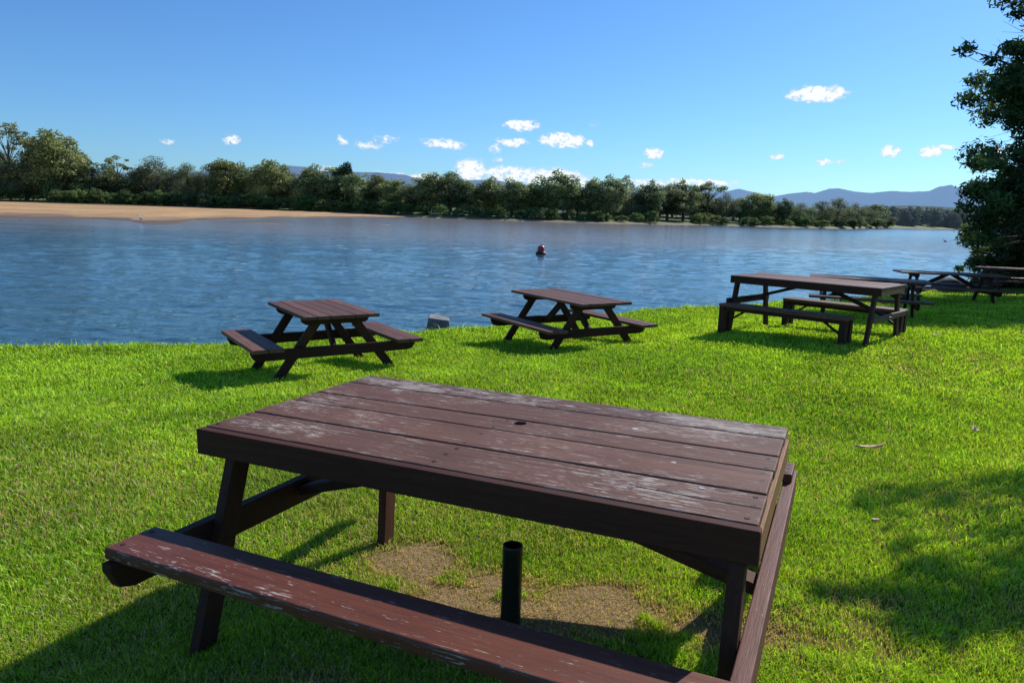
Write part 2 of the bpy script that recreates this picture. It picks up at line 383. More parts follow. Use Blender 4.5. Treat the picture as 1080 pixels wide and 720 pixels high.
# ------------------------------------------------------------------ long table with loose benches
x4, y4, z4, th4 = 3.40, 11.33, .02, -.761
L4, W4, H4 = 2.21, 1.10, .79
lt = empty('picnic_table', (x4, y4, z4), th4, 'long brown trestle table on the right of the lawn between two loose benches', 'picnic table', grp)
def W4w(u, v): return x4 + u * math.cos(th4) - v * math.sin(th4), y4 + u * math.sin(th4) + v * math.cos(th4)
def f4(u, v): X, Y = W4w(u, v); return G(X, Y) - z4 - .04
mb = MB()
for i in range(6): mb.box(0, L4, .03 + i * (W4 - .06) / 6 + .003, .03 + (i + 1) * (W4 - .06) / 6 - .003, H4 - .035, H4 + random.uniform(-.002, .001))
mb.build('tabletop', M['far_top'], lt, .003)
MB().box(-.002, L4 + .002, -.012, .028, H4 - .115, H4 - .002).build('front_rail', M['far_x'], lt, .004)
MB().box(-.002, L4 + .002, W4 - .028, W4 + .012, H4 - .115, H4 - .002).build('back_rail', M['far_x'], lt, .004)
MB().box(.004, .04, .032, W4 - .032, H4 - .115, H4 - .038).build('end_rail', M['far_y'], lt, .003)
MB().box(L4 - .04, L4 - .002, .032, W4 - .032, H4 - .115, H4 - .038).build('end_rail', M['oak'], lt, .003)
for u in (.09, L4 - .09):
    for vt, vf in ((.07, -.13), (W4 - .07, W4 + .12)):
        MB().bar((u, vf, f4(u, vf)), (u, vt, H4 - .04), .048, .10).build('leg', M['dark_z'], lt, .003)
MB().box(.02, .062, -.14, W4 + .2, .34, .44).build('cross_beam', M['far_y'], lt, .003)
MB().box(L4 - .062, L4 - .02, -.12, W4 + .24, .31, .385).build('cross_beam', M['rail'], lt, .003)
MB().bar((.06, .55, .40), (.95, .55, H4 - .1), .09, .045, side=(0, 1, 0)).build('brace', M['far_x'], lt, .003)
MB().bar((L4 - .06, .55, .35), (L4 - .95, .55, H4 - .1), .09, .045, side=(0, 1, 0)).build('brace', M['far_x'], lt, .003)
def bench(u0, u1, v0, v1, h, label):
    cx, cy = W4w((u0 + u1) / 2, (v0 + v1) / 2); gz = z4
    r = empty('bench', (cx, cy, gz), th4, label, 'bench', 'loose benches at the long table')
    l = (u1 - u0) / 2; w = (v1 - v0) / 2
    def ft(u, v): return G(cx + u * math.cos(th4) - v * math.sin(th4), cy + u * math.sin(th4) + v * math.cos(th4)) - gz - .04
    mb = MB(); mb.box(-l, l, -w, -.004, h - .045, h); mb.box(-l, l, .004, w, h - .045, h + .001); mb.build('seat', M['far_top'], r, .004)
    MB().box(-l + .1, l - .1, -w + .02, -w + .06, h - .10, h - .047).build('side_rail', M['far_x'], r, .003)
    for sx in (-1, 1):
        for sy in (-1, 1):
            y0 = sy * (w - .06); MB().box(sx * (l - .05) - .045, sx * (l - .05) + .045, y0 - .052, y0 + .052, ft(sx * (l - .05), y0), h - .047).build('leg', M['dark_z'], r, .004)
        MB().bar((sx * (l - .1), 0, h - .27), (sx * (l - .42), 0, h - .06), .03, .03, side=(0, 1, 0)).build('brace', M['far_x'], r, .002)
    return r
bench(.02, 1.92, -.36, -.06, .375, 'low brown bench on thick post legs along the near side of the long table')
bench(.28, 2.14, W4 + .26, W4 + .56, .375, 'low brown bench on thick post legs along the river side of the long table')

# ------------------------------------------------------------------ terrain
def grid_mesh(name, S, Tt, zf, mat, kind='structure', smooth=True):
    SS, TT = np.meshgrid(S, Tt, indexing='ij'); X, Y = xy(SS, TT); Z = zf(X, Y)
    v = np.stack([X, Y, Z], -1).reshape(-1, 3); n, m_ = len(S), len(Tt)
    idx = np.arange(n * m_).reshape(n, m_)
    f = np.stack([idx[:-1, :-1], idx[:-1, 1:], idx[1:, 1:], idx[1:, :-1]], -1).reshape(-1, 4)
    me = bpy.data.meshes.new(name); me.from_pydata(v.tolist(), [], f.tolist()); me.update()
    o = link_mesh(name, me, mat, None, smooth); o['kind'] = kind
    return o

# dryness of the lawn, shared by the soil shader (through an attribute) and the blades
def dryness(x, y):
    tu = (x + 1.2784) * math.cos(th) + (y - 2.8483) * math.sin(th); tv = -(x + 1.2784) * math.sin(th) + (y - 2.8483) * math.cos(th)
    n = fbm(x * 1.3 + 50, y * 1.3 + 50, 4); n2 = fbm(x * 5 + 9, y * 5 + 90, 3)
    g = np.exp(-(((tu - 1.30) / 1.0) ** 2 + ((tv - .62) / .27) ** 2)) * 1.15
    g += np.exp(-(((tu - .45) / .35) ** 2 + ((tv - .95) / .28) ** 2)) * .45
    g += np.exp(-(((tu - 1.3) / .9) ** 2 + ((tv + .45) / .35) ** 2)) * .7
    g += np.exp(-(((x - 1.35) / .65) ** 2 + ((y - 2.9) / 1.0) ** 2)) * .22
    g += np.exp(-(((x - 2.0) / .8) ** 2 + ((y - 2.6) / .8) ** 2)) * .35
    s, t = st(x, y)
    lush = np.clip((s - 5) / 3, 0, 1)
    near_l = np.exp(-(((x + 2.3) / 1.6) ** 2 + ((y - 4.3) / 1.4) ** 2)) * .16
    n3 = fbm(x * 14, y * 14 + 5, 3); g = np.clip((g * (.2 + 1.2 * n + 1.3 * (n2 - .5) + .9 * (n3 - .5)) - .20) * 1.5, 0, 1)
    return np.clip(g + near_l + (n - .5) * .5 * (1 - lush) + .02 - .1 * lush, 0, 1)

m, nt = new_mat('lawn_soil'); b = NB(nt)
tc = b.n('ShaderNodeTexCoord').outputs['Object']
dr = b.n('ShaderNodeAttribute', attribute_name='dry').outputs['Fac']
bank = b.n('ShaderNodeAttribute', attribute_name='bank').outputs['Fac']
n1 = b.noise(tc, 1.1, 5, .6); n2 = b.noise(tc, 26, 5, .7); n3 = b.noise(tc, 110, 4, .7)
cg = b.mix(b.mapr(n2, .35, .65), (.06, .12, .010), (.18, .30, .018)); cg = b.mix(b.mapr(n1, .3, .7, 0, .45), cg, (.15, .24, .02)); cg = b.mix(b.mapr(n3, .5, .7, 0, .5), cg, (.03, .05, .008))
cd = b.mix(b.mapr(n3, .35, .65), (.27, .17, .075), (.52, .36, .17)); cd = b.mix(b.mapr(n2, .5, .7, 0, .6), cd, (.10, .065, .035))
c = b.mix(b.mapr(b.math('ADD', dr, b.math('MULTIPLY', b.math('SUBTRACT', n2, .5), .7)), .18, .55), cg, cd)
c = b.mix(bank, c, b.mix(b.mapr(n2, .4, .6), (.05, .04, .025), (.11, .10, .05)))
p = b.n('ShaderNodeBsdfPrincipled'); b.L(c, p.inputs['Base Color']); p.inputs['Roughness'].default_value = .95; p.inputs['Specular IOR Level'].default_value = .1
bp = b.n('ShaderNodeBump'); bp.inputs['Strength'].default_value = 1; bp.inputs['Distance'].default_value = .03; b.L(b.math('ADD', n2, b.math('MULTIPLY', n3, .5)), bp.inputs['Height']); b.L(bp.outputs[0], p.inputs['Normal'])
o = b.n('ShaderNodeOutputMaterial'); b.L(p.outputs[0], o.inputs[0]); M['soil'] = m
S = np.concatenate([np.linspace(-150, -20, 14), np.linspace(-18, -3, 16), np.arange(-2.8, 15.5, .12), [16.5, 18, 22, 30]])
Tt = np.concatenate([np.linspace(-120, -14, 24), np.arange(-13, 30, .14), np.linspace(30.5, 60, 60), np.linspace(64, 160, 20)])
lawn = grid_mesh('ground', S, Tt, ground, M['soil'])
co = np.empty(len(lawn.data.vertices) * 3); lawn.data.vertices.foreach_get('co', co); co = co.reshape(-1, 3)
a = lawn.data.attributes.new('dry', 'FLOAT', 'POINT'); a.data.foreach_set('value', dryness(co[:, 0], co[:, 1]))
s_, t_ = st(co[:, 0], co[:, 1]); a = lawn.data.attributes.new('bank', 'FLOAT', 'POINT'); a.data.foreach_set('value', np.clip((s_ - s_edge(t_) - .15) / .25, 0, 1))

# ------------------------------------------------------------------ grass blades
m, nt = new_mat('grass_blades'); b = NB(nt)
ac = b.n('ShaderNodeAttribute', attribute_name='col').outputs['Color']
d = b.n('ShaderNodeBsdfDiffuse'); b.L(ac, d.inputs[0]); t = b.n('ShaderNodeBsdfTranslucent')
mx = b.mix(1.0, ac, (1.25, 1.15, .5), 'MULTIPLY'); b.L(mx, t.inputs[0])
ms = b.n('ShaderNodeMixShader'); ms.inputs[0].default_value = .45; b.L(d.outputs[0], ms.inputs[1]); b.L(t.outputs[0], ms.inputs[2])
gl = b.n('ShaderNodeBsdfGlossy'); gl.inputs['Roughness'].default_value = .4
m2 = b.n('ShaderNodeMixShader'); m2.inputs[0].default_value = .018; b.L(ms.outputs[0], m2.inputs[1]); b.L(gl.outputs[0], m2.inputs[2])
o = b.n('ShaderNodeOutputMaterial'); b.L(m2.outputs[0], o.inputs[0]); M['blades'] = m

def blades():
    N = 1000000
    lo, hi = 1.25, 26.
    # distance pdf ~ 1/d beyond 2.6 m (density 1/d^2), uniform density nearer
    u = RNG.random(N); dd = lo * (hi / lo) ** u
    keep = RNG.random(N) < np.clip(dd / 2.4, 0, 1) ** 2
    dd = dd[keep]; n = len(dd)
    az = (RNG.random(n) - .5) * 2 * math.radians(42)
    x = dd * np.sin(az); y = dd * np.cos(az)
    s, t = st(x, y)
    ok = s < s_edge(t) + .22 + .25 * (fbm(x * 4, y * 4, 2) - .5)
    x, y, dd, s = x[ok], y[ok], dd[ok], s[ok]
    dr = dryness(x, y); cl = fbm(x * 9, y * 9, 3)
    ok = RNG.random(len(x)) > np.clip((dr + (cl - .5) * .8 - .25) * 1.7, 0, .86)
    x, y, dd, dr, cl = x[ok], y[ok], dd[ok], dr[ok], cl[ok]; n = len(x)
    z = ground(x, y)
    sc = np.clip(dd / 3.2, .85, 4.0)
    h = (.015 + .024 * RNG.random(n) + .030 * np.clip(cl - .42, 0, 1)) * (1 - .55 * np.clip(dr * 1.3, 0, 1)) * np.clip(sc, 1, 1.35)
    tall = RNG.random(n) < .02; h[tall] *= 1.8
    ss_, tt_ = st(x, y); fr_ = np.clip((ss_ - s_edge(tt_) + .30) / .3, 0, 1) * fbm(x * 3, y * 3, 3); h *= 1 + 1.5 * fr_
    w = (.0014 + .0014 * RNG.random(n)) * sc
    a = RNG.random(n) * 2 * PI; ln = h * (.25 + .9 * RNG.random(n) ** 1.3); la = RNG.random(n) * 2 * PI
    bx, by = np.cos(a) * w, np.sin(a) * w
    P = np.empty((n, 5, 3))
    mx_, my_ = x + np.cos(la) * ln * .35, y + np.sin(la) * ln * .35
    P[:, 0] = np.stack([x - bx, y - by, z - .004], -1); P[:, 1] = np.stack([x + bx, y + by, z - .004], -1)
    P[:, 2] = np.stack([mx_ + bx * .75, my_ + by * .75, z + h * .6], -1); P[:, 3] = np.stack([mx_ - bx * .75, my_ - by * .75, z + h * .6], -1)
    P[:, 4] = np.stack([x + np.cos(la) * ln, y + np.sin(la) * ln, z + h * (1 - .25 * RNG.random(n))], -1)
    big = fbm(x * .8 + 7, y * .8, 3)
    g1 = np.array([.18, .38, .022]); g2 = np.array([.50, .71, .050]); st_ = np.array([.72, .58, .27])
    k = np.clip(RNG.random(n) * .75 + (big - .45) * .9 + .12, 0, 1)[:, None]
    far = np.clip((dd - 4) / 6, 0, 1)[:, None]
    c = g1 * (1 - k) + g2 * k
    c = c * (1 + .10 * far) * (.68 + .75 * fbm(x * 2.3 + 30, y * 2.3, 4))[:, None] * (.65 + .7 * RNG.random((n, 1)))
    pd = np.clip(dr * 1.25 + .03 + .09 * (1 - far[:, 0]) * (.4 + 1.2 * fbm(x * 1.9, y * 1.9 + 60, 3)) , 0, .9)
    dry = RNG.random(n) < pd
    c[dry] = st_ * (.55 + .6 * RNG.random((dry.sum(), 1)))
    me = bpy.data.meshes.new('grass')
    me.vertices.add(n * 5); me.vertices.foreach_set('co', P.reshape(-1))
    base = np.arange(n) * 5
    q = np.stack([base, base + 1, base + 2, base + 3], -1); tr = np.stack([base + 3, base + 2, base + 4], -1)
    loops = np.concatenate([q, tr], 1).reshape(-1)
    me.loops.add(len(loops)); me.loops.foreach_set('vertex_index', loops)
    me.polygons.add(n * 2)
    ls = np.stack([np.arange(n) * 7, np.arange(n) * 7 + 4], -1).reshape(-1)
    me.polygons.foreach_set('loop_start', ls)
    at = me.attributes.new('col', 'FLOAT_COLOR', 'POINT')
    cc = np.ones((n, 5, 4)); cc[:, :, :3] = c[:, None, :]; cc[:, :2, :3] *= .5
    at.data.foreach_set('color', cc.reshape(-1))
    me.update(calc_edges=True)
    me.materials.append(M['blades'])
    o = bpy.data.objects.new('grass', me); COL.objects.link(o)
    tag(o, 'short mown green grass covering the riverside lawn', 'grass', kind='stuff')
    print('blades', n)
blades()

# ------------------------------------------------------------------ fallen leaves
def fallen_leaf(x, y, L, w, rz, label, curl=.3):
    mb = MB(); n = 6; vs = []; fs = []
    for i in range(n + 1):
        q = i / n; ww = w * math.sin(PI * min(max(q, .03), .97)) ** .8 / 2
        zc = curl * L * (q - .5) ** 2
        vs += [(L * (q - .5), -ww, zc + .012), (L * (q - .5), 0, zc), (L * (q - .5), ww, zc + .014)]
    for i in range(n):
        for j in range(2): a = i * 3 + j; fs.append((a, a + 3, a + 4, a + 1))
    mb.add(vs, fs, .5); o = mb.build('fallen_leaf', M['leafdry'], None, 0, smooth=True)
    o.location = (x, y, G(x, y) + .042); o.rotation_euler = (random.uniform(-.2, .2), random.uniform(-.2, .2), rz)
    md = o.modifiers.new('thickness', 'SOLIDIFY'); md.thickness = .0015
    tag(o, label, 'leaf', 'dry leaves on the lawn'); return o
fallen_leaf(2.68, 5.15, .19, .055, -.2, 'large pale tan dry leaf lying right of the foreground table, biggest of the leaves')
fallen_leaf(4.25, 5.75, .10, .05, .6, 'small tan dry leaf close to the right edge of the lawn view', .5)
fallen_leaf(3.75, 5.62, .09, .05, 1.2, 'small brown dry leaf just left of the one at the right edge', .5)
fallen_leaf(1.96, 3.62, .05, .028, .3, 'tiny cream leaf next to the round patch of tree shadow')
fallen_leaf(6.3, 10.6, .12, .06, 0, 'curled dry leaf lying on bright grass right of the long table')
fallen_leaf(5.6, 8.6, .10, .05, 2, 'brown dry leaf in the sunny grass nearest the long table')

# ------------------------------------------------------------------ bank objects
cb_ = empty('concrete_block', (-1.46, 13.75, -1.3), .15, 'pale broken concrete block on the river bank between the two crossed leg tables', 'concrete block')
mb = MB(); P = [(-.33, -.2, 0), (.27, -.22, 0), (.29, .2, 0), (-.30, .22, 0), (-.17, -.14, .95), (.23, -.18, .90), (.24, .15, .93), (-.13, .17, .99)]
mb.add(P, [(0, 1, 2, 3), (4, 5, 6, 7), (0, 1, 5, 4), (1, 2, 6, 5), (2, 3, 7, 6), (3, 0, 4, 7)], .5); o = mb.build('block', M['concrete'], cb_, .02, 2)
def rock(x, y, z, rx, ry, rz_, rot, label):
    bm = bmesh.new(); bmesh.ops.create_icosphere(bm, subdivisions=3, radius=1)
    for v in bm.verts:
        c = v.co; f = 1 + .25 * (float(fbm(np.array([c.x * 1.5 + x]), np.array([c.y * 1.5 + c.z * 2 + y]), 3)[0]) - .5) * 2
        v.co = Vector((c.x * rx, c.y * ry, c.z * rz_)) * f
    me = bpy.data.meshes.new('boulder'); bm.to_mesh(me); bm.free()
    o = link_mesh('boulder', me, M['rock'], None, True); o.location = (x, y, z); o.rotation_euler = (0, 0, rot)
    tag(o, label, 'boulder', 'boulders on the river bank')
rock(16.4, 27.2, -.65, .75, .5, .42, .2, 'biggest dark rounded boulder at the water edge behind the shaded tables')
rock(15.4, 26.8, -.85, .4, .35, .3, 1.2, 'small dark boulder left of the biggest one at the water edge')
rock(17.6, 28.0, -.75, .5, .45, .4, 2.2, 'medium dark boulder right of the biggest one at the water edge')

# ------------------------------------------------------------------ water
m, nt = new_mat('river_water'); b = NB(nt)
geo = b.n('ShaderNodeNewGeometry').outputs['Position']
sep = b.n('ShaderNodeSeparateXYZ'); b.L(geo, sep.inputs[0])
cdist = b.n('ShaderNodeVectorMath', operation='LENGTH'); b.L(geo, cdist.inputs[0]); D = cdist.outputs['Value']
w1 = b.noise(b.mapping(geo, (.55, 1.25, 1), rot=(0, 0, .25)), 1, 4, .6, .5)
w2 = b.noise(b.mapping(geo, (2.2, 5.2, 1), rot=(0, 0, .12)), 1, 4, .62, .3)
w3 = b.noise(b.mapping(geo, (.10, .22, 1), rot=(0, 0, -.1)), 1, 3, .5)
wb = b.noise(b.mapping(geo, (.012, .035, 1), rot=(0, 0, .1)), 1, 4, .55)
hgt = b.math('ADD', b.math('MULTIPLY', w1, .55), b.math('ADD', b.math('MULTIPLY', w2, .16), b.math('MULTIPLY', w3, .8)))
bp = b.n('ShaderNodeBump'); bp.inputs['Distance'].default_value = .16; b.L(hgt, bp.inputs['Height']); b.L(b.mapr(wb, .3, .7, .55, 1.0), bp.inputs['Strength']); b.L(bp.outputs[0], bp.inputs['Normal']) if False else None
shal = b.math('MULTIPLY', b.mapr(b.math('ADD', sep.outputs[1], b.math('MULTIPLY', wb, 90)), 85, 150, 0, 1, True), b.mapr(sep.outputs[0], 30, 110, 1, .15))
c = b.mix(b.mapr(wb, .35, .65), (.020, .064, .082), (.030, .084, .102))
c = b.mix(shal, c, (.27, .235, .21))
p = b.n('ShaderNodeBsdfPrincipled'); b.L(c, p.inputs['Base Color']); p.inputs['IOR'].default_value = 1.33; b.L(b.mapr(shal, 0, 1, .45, .12), p.inputs['Specular IOR Level'])
b.L(b.mapr(D, 15, 300, .05, .16), p.inputs['Roughness']); b.L(bp.outputs[0], p.inputs['Normal'])
o = b.n('ShaderNodeOutputMaterial'); b.L(p.outputs[0], o.inputs[0]); M['water'] = m
def waves(x, y, dr):
    rg = np.random.default_rng(2); z = np.zeros_like(x)
    wx = x + 1.2 * fbm(x * .12, y * .12, 3) * 2; wy = y + 1.2 * fbm(x * .12 + 40, y * .12, 3) * 2
    gust = .65 + .6 * fbm(x * .03 + 9, y * .05 + 3, 3)
    for i in range(46):
        lam = .26 * (2.6 / .26) ** (i / 45.) ; ang = 1.15 + rg.normal() * .5; k_ = 2 * PI / lam
        ph = (wx * math.cos(ang) + wy * math.sin(ang)) * k_ + rg.random() * 6.28
        fade = np.clip((lam / dr - 2.2) / 2., 0, 1); a_ = .0040 * lam ** .42
        z += a_ * fade * (1 - np.abs(np.sin(ph * .5)) * 1.7)
    return z * gust
NR, NAZ = 640, 420
rr = 9.5 * (420 / 9.5) ** (np.arange(NR) / (NR - 1)); aa = np.linspace(-.82, .80, NAZ)
RR, AA = np.meshgrid(rr, aa, indexing='ij'); X = RR * np.sin(AA); Y = RR * np.cos(AA)
Z = WATER + waves(X, Y, np.maximum(RR * .0059, RR * .0039)) * np.clip((415 - RR) / 60, 0, 1)
V = np.stack([X, Y, Z], -1).reshape(-1, 3); idx = np.arange(NR * NAZ).reshape(NR, NAZ)
F = np.stack([idx[:-1, :-1], idx[1:, :-1], idx[1:, 1:], idx[:-1, 1:]], -1).reshape(-1, 4)
cen = V[F].mean(1); s_, t_ = st(cen[:, 0], cen[:, 1]); F = F[s_ > s_edge(t_) + .3]
me = bpy.data.meshes.new('river'); nv = len(V)
A = [xy(s_edge(-60) + .6, -60), (-2600, -1500), (-2600, 2600), (2600, 2600), (2600, 1200), xy(11.4, 90), xy(11.4, 6), xy(14, 0), xy(20, -10)]
V2 = V.tolist() + [(x, y, WATER - .09) for x, y in A]
me.from_pydata(V2, [], F.tolist() + [tuple(range(nv, nv + len(A)))]); me.update()
riv = link_mesh('river', me, M['water'], None, True); riv['kind'] = 'structure'

# ------------------------------------------------------------------ far bank
BANK = [(-900, 200), (-450, 330), (-310, 352), (-287, 356), (-255, 345), (-205, 331), (-172, 352), (-127, 345), (-75, 320), (-49, 296), (-39, 287), (-1.5, 276), (35.5, 284), (62, 312), (86, 338), (123, 345), (160, 375), (190, 412), (250, 520), (323, 640), (484, 802), (768, 1108), (1135, 1337), (1800, 1600)]
baz = np.array([math.atan2(x, y) for x, y in BANK]); bd = np.array([math.hypot(x, y) for x, y in BANK])
def bank_d(az): return np.interp(az, baz, bd)
m, nt = new_mat('far_shore_land'); b = NB(nt)
tc = b.n('ShaderNodeTexCoord').outputs['Object']; at = b.n('ShaderNodeAttribute', attribute_name='k').outputs['Fac']
n1 = b.noise(tc, .05, 5, .6); n2 = b.noise(tc, .8, 5, .6)
c = b.mix(b.mapr(n1, .4, .6), (.13, .19, .035), (.17, .17, .06)); c = b.mix(b.mapr(n2, .4, .7, 0, .6), c, (.07, .10, .025))
c = b.mix(b.mapr(at, 0, 1), (.22, .17, .11), c)
p = b.n('ShaderNodeBsdfPrincipled'); b.L(c, p.inputs['Base Color']); p.inputs['Roughness'].default_value = .95
o = b.n('ShaderNodeOutputMaterial'); b.L(p.outputs[0], o.inputs[0]); M['farland'] = m
AZ = np.linspace(-1.25, .95, 500)
rings = [(-12, -1.9, 0), (0, -1.40, 0), (1.5, -1.0, 0), (4, -.75, .6), (10, -.3, 1), (40, .8, 1), (110, 3.5, 1), (400, 4, 1), (2500, 5, 1), (15000, 0, 1)]
V = []; K = []
for dr_, z, k in rings:
    r = bank_d(AZ) + dr_ + (2.5 * (fbm(AZ * 60, AZ * 0 + 3, 3) - .5) if dr_ < 10 else 0)
    V += list(zip(r * np.sin(AZ), r * np.cos(AZ), np.full(len(AZ), z) + (1.2 * (fbm(AZ * 20, AZ * 0 + dr_, 3) - .5) if dr_ > 15 else 0))); K += [k] * len(AZ)
nA = len(AZ); F = [(i * nA + j, i * nA + j + 1, (i + 1) * nA + j + 1, (i + 1) * nA + j) for i in range(len(rings) - 1) for j in range(nA - 1)]
me = bpy.data.meshes.new('far_land'); me.from_pydata(V, [], F); me.update(); a = me.attributes.new('k', 'FLOAT', 'POINT'); a.data.foreach_set('value', K)
fl = link_mesh('far_land', me, M['farland'], None, True); fl['kind'] = 'structure'

# sandbar
SB = [(-200, 70), (-120, 84), (-71.7, 91.2), (-69.7, 98.6), (-66, 104), (-63.6, 111), (-55.2, 105.1), (-47.5, 93.5), (-44.5, 93), (-45.8, 99), (-53, 120), (-54, 139.5), (-55.5, 170.8), (-52.5, 216.7), (-46, 270), (-41.5, 293)]
saz = np.array([math.atan2(x, y) for x, y in SB]); sd = np.array([math.hypot(x, y) for x, y in SB])
m, nt = new_mat('wet_and_dry_sand'); b = NB(nt)
tc = b.n('ShaderNodeTexCoord').outputs['Object']; at = b.n('ShaderNodeAttribute', attribute_name='k').outputs['Fac']
n1 = b.noise(b.mapping(tc, (.10, .03, 1)), 1, 5, .65); n2 = b.noise(b.mapping(tc, (1, .35, 1)), .9, 6, .7)
c = b.mix(b.mapr(n1, .40, .60), (.64, .37, .135), (.40, .225, .09)); c = b.mix(b.mapr(n2, .50, .62, 0, .55), c, (.26, .15, .07))
c = b.mix(b.mapr(b.math('ADD', at, b.math('MULTIPLY', b.math('SUBTRACT', n1, .5), 1.1)), .34, .20), c, (.13, .085, .05))
c = b.mix(b.mapr(at, .86, .95), c, (.05, .04, .022))
p = b.n('ShaderNodeBsdfPrincipled'); b.L(c, p.inputs['Base Color']); p.inputs['Roughness'].default_value = .85
o = b.n('ShaderNodeOutputMaterial'); b.L(p.outputs[0], o.inputs[0]); M['sand'] = m
# near edge traced as a loop, far edge along the tree line: strips between matching points
n = 260; q = np.linspace(0, 1, n); SBx = np.interp(q * (len(SB) - 1), range(len(SB)), [p_[0] for p_ in SB]); SBy = np.interp(q * (len(SB) - 1), range(len(SB)), [p_[1] for p_ in SB])
# far edge points, spread by azimuth
az0 = np.interp(q, [0, .12, .45, .6, 1], [-1.2, -.66, -.50, -.42, -.137]); fr = bank_d(az0) + 6; FX = fr * np.sin(az0); FY = fr * np.cos(az0)
FX[-1] = SBx[-1]; FY[-1] = SBy[-1]
V = []; K = []
for w_, z, k in ((-.02, -1.75, 0), (0, -1.40, 0), (.02, -1.28, .12), (.06, -1.17, .24), (.25, -1.02, .5), (.6, -.95, .6), (.88, -.85, .8), (.95, -.55, .95), (1, -.3, 1)):
    X = SBx * (1 - w_) + FX * w_; Y = SBy * (1 - w_) + FY * w_
    zz = np.full(n, z) + (.22 * (fbm(X * .08, Y * .05, 3) - .5) if 0 < w_ < .9 else 0)
    zz = np.where(q > .93, zz * 1 - (q - .93) / .07 * .15, zz)
    V += list(zip(X, Y, zz)); K += [k] * n
F = [(i * n + j, i * n + j + 1, (i + 1) * n + j + 1, (i + 1) * n + j) for i in range(8) for j in range(n - 1)]
me = bpy.data.meshes.new('sandbar'); me.from_pydata(V, [], F); me.update(); a = me.attributes.new('k', 'FLOAT', 'POINT'); a.data.foreach_set('value', K)
sbar = link_mesh('sandbar', me, M['sand'], None, True); sbar['kind'] = 'structure'
def sand_spit(cx, cy, rx, ry, rot, h):
    nseg = 40; V = [(cx, cy, WATER + h)]; F = []
    for i, (f, z) in enumerate(((.6, h * .7), (.9, .03), (1.1, -.2))):
        for k in range(nseg):
            an = 2 * PI * k / nseg; rr = f * (1 + .35 * (float(fbm(np.array([math.cos(an) * 2 + cx]), np.array([math.sin(an) * 2 + cy]), 3)[0]) - .5))
            X = rx * rr * math.cos(an); Y = ry * rr * math.sin(an); V.append((cx + X * math.cos(rot) - Y * math.sin(rot), cy + X * math.sin(rot) + Y * math.cos(rot), WATER + z))
    for k in range(nseg):
        F.append((0, 1 + k, 1 + (k + 1) % nseg))
        for i in range(2): a_ = 1 + i * nseg; F.append((a_ + k, a_ + nseg + k, a_ + nseg + (k + 1) % nseg, a_ + (k + 1) % nseg))
    me = bpy.data.meshes.new('sand_spit'); me.from_pydata(V, [], F); me.update(); a = me.attributes.new('k', 'FLOAT', 'POINT'); a.data.foreach_set('value', [.15] * len(V))
    o = link_mesh('sand_spit', me, M['sand'], None, True); o['kind'] = 'structure'
sand_spit(-40, 118, 4, 2.2, .1, .10); sand_spit(-26, 139, 2.2, 1.2, 0, .1); sand_spit(-45, 128, 5, 2, .3, .08)

# ------------------------------------------------------------------ far hills
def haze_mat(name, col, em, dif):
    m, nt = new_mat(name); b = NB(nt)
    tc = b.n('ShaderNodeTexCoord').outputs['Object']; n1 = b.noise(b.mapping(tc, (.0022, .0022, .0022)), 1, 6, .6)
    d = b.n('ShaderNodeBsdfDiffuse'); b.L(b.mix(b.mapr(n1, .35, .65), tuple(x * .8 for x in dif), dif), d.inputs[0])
    e = b.n('ShaderNodeEmission'); e.inputs[0].default_value = (*col, 1); e.inputs[1].default_value = em  # airlight in front of the hills put in as bluish emission
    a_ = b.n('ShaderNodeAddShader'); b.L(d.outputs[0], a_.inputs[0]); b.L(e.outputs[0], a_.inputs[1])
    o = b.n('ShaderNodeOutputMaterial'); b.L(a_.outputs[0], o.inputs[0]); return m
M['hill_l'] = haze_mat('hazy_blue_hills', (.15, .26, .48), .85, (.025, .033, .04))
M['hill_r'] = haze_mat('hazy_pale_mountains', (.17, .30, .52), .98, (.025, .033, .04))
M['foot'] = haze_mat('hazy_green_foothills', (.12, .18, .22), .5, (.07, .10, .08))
def ridge(name, pts, depth, mat, rough=10):
    pts = [Vector(p_) for p_ in pts]; seg = []
    for a_, b_ in zip(pts[:-1], pts[1:]):
        for k in range(10): seg.append(a_.lerp(b_, k / 10))
    seg.append(pts[-1]); V = []; n = len(seg)
    rows = 9
    for j in range(rows):
        f = (j - 3) / 3 if j < 3 else (j - 3) / (rows - 4)
        for i, s_ in enumerate(seg):
            dirv = Vector((s_.x, s_.y, 0)).normalized()
            off = dirv * (depth * f)
            hz = 1 - abs(f) ** .8
            nn = float(fbm(np.array([i * .35 + 5]), np.array([j * .9 + depth]), 4)[0]) - .5
            z = s_.z * hz + (nn * rough * (4 * hz * (1.3 - hz) if f != 0 else .35))
            if j in (0, rows - 1): z = -20
            V.append((s_.x + off.x, s_.y + off.y, z))
    F = [(j * n + i, j * n + i + 1, (j + 1) * n + i + 1, (j + 1) * n + i) for j in range(rows - 1) for i in range(n - 1)]
    me = bpy.data.meshes.new(name); me.from_pydata(V, [], F); me.update(); o = link_mesh(name, me, mat, None, True); o['kind'] = 'structure'
ridge('hills', [(-9000, 4500, 250), (-5640, 7013, 237), (-4900, 7549, 320), (-4078, 8023, 285), (-3516, 8285, 347), (-3332, 8361, 388), (-3097, 8450, 380), (-2853, 8536, 413), (-2704, 8584, 458), (-2481, 8651, 453), (-2347, 8689, 416), (-2031, 8768, 419), (-1652, 8847, 425), (-1376, 8894, 413), (-1151, 8926, 366), (-867, 8958, 343), (-524, 8985, 377), (-294, 8995, 390), (171, 8998, 331), (633, 8978, 300), (1800, 8900, 200), (2600, 8800, 60)], 1200, M['hill_l'], 22)
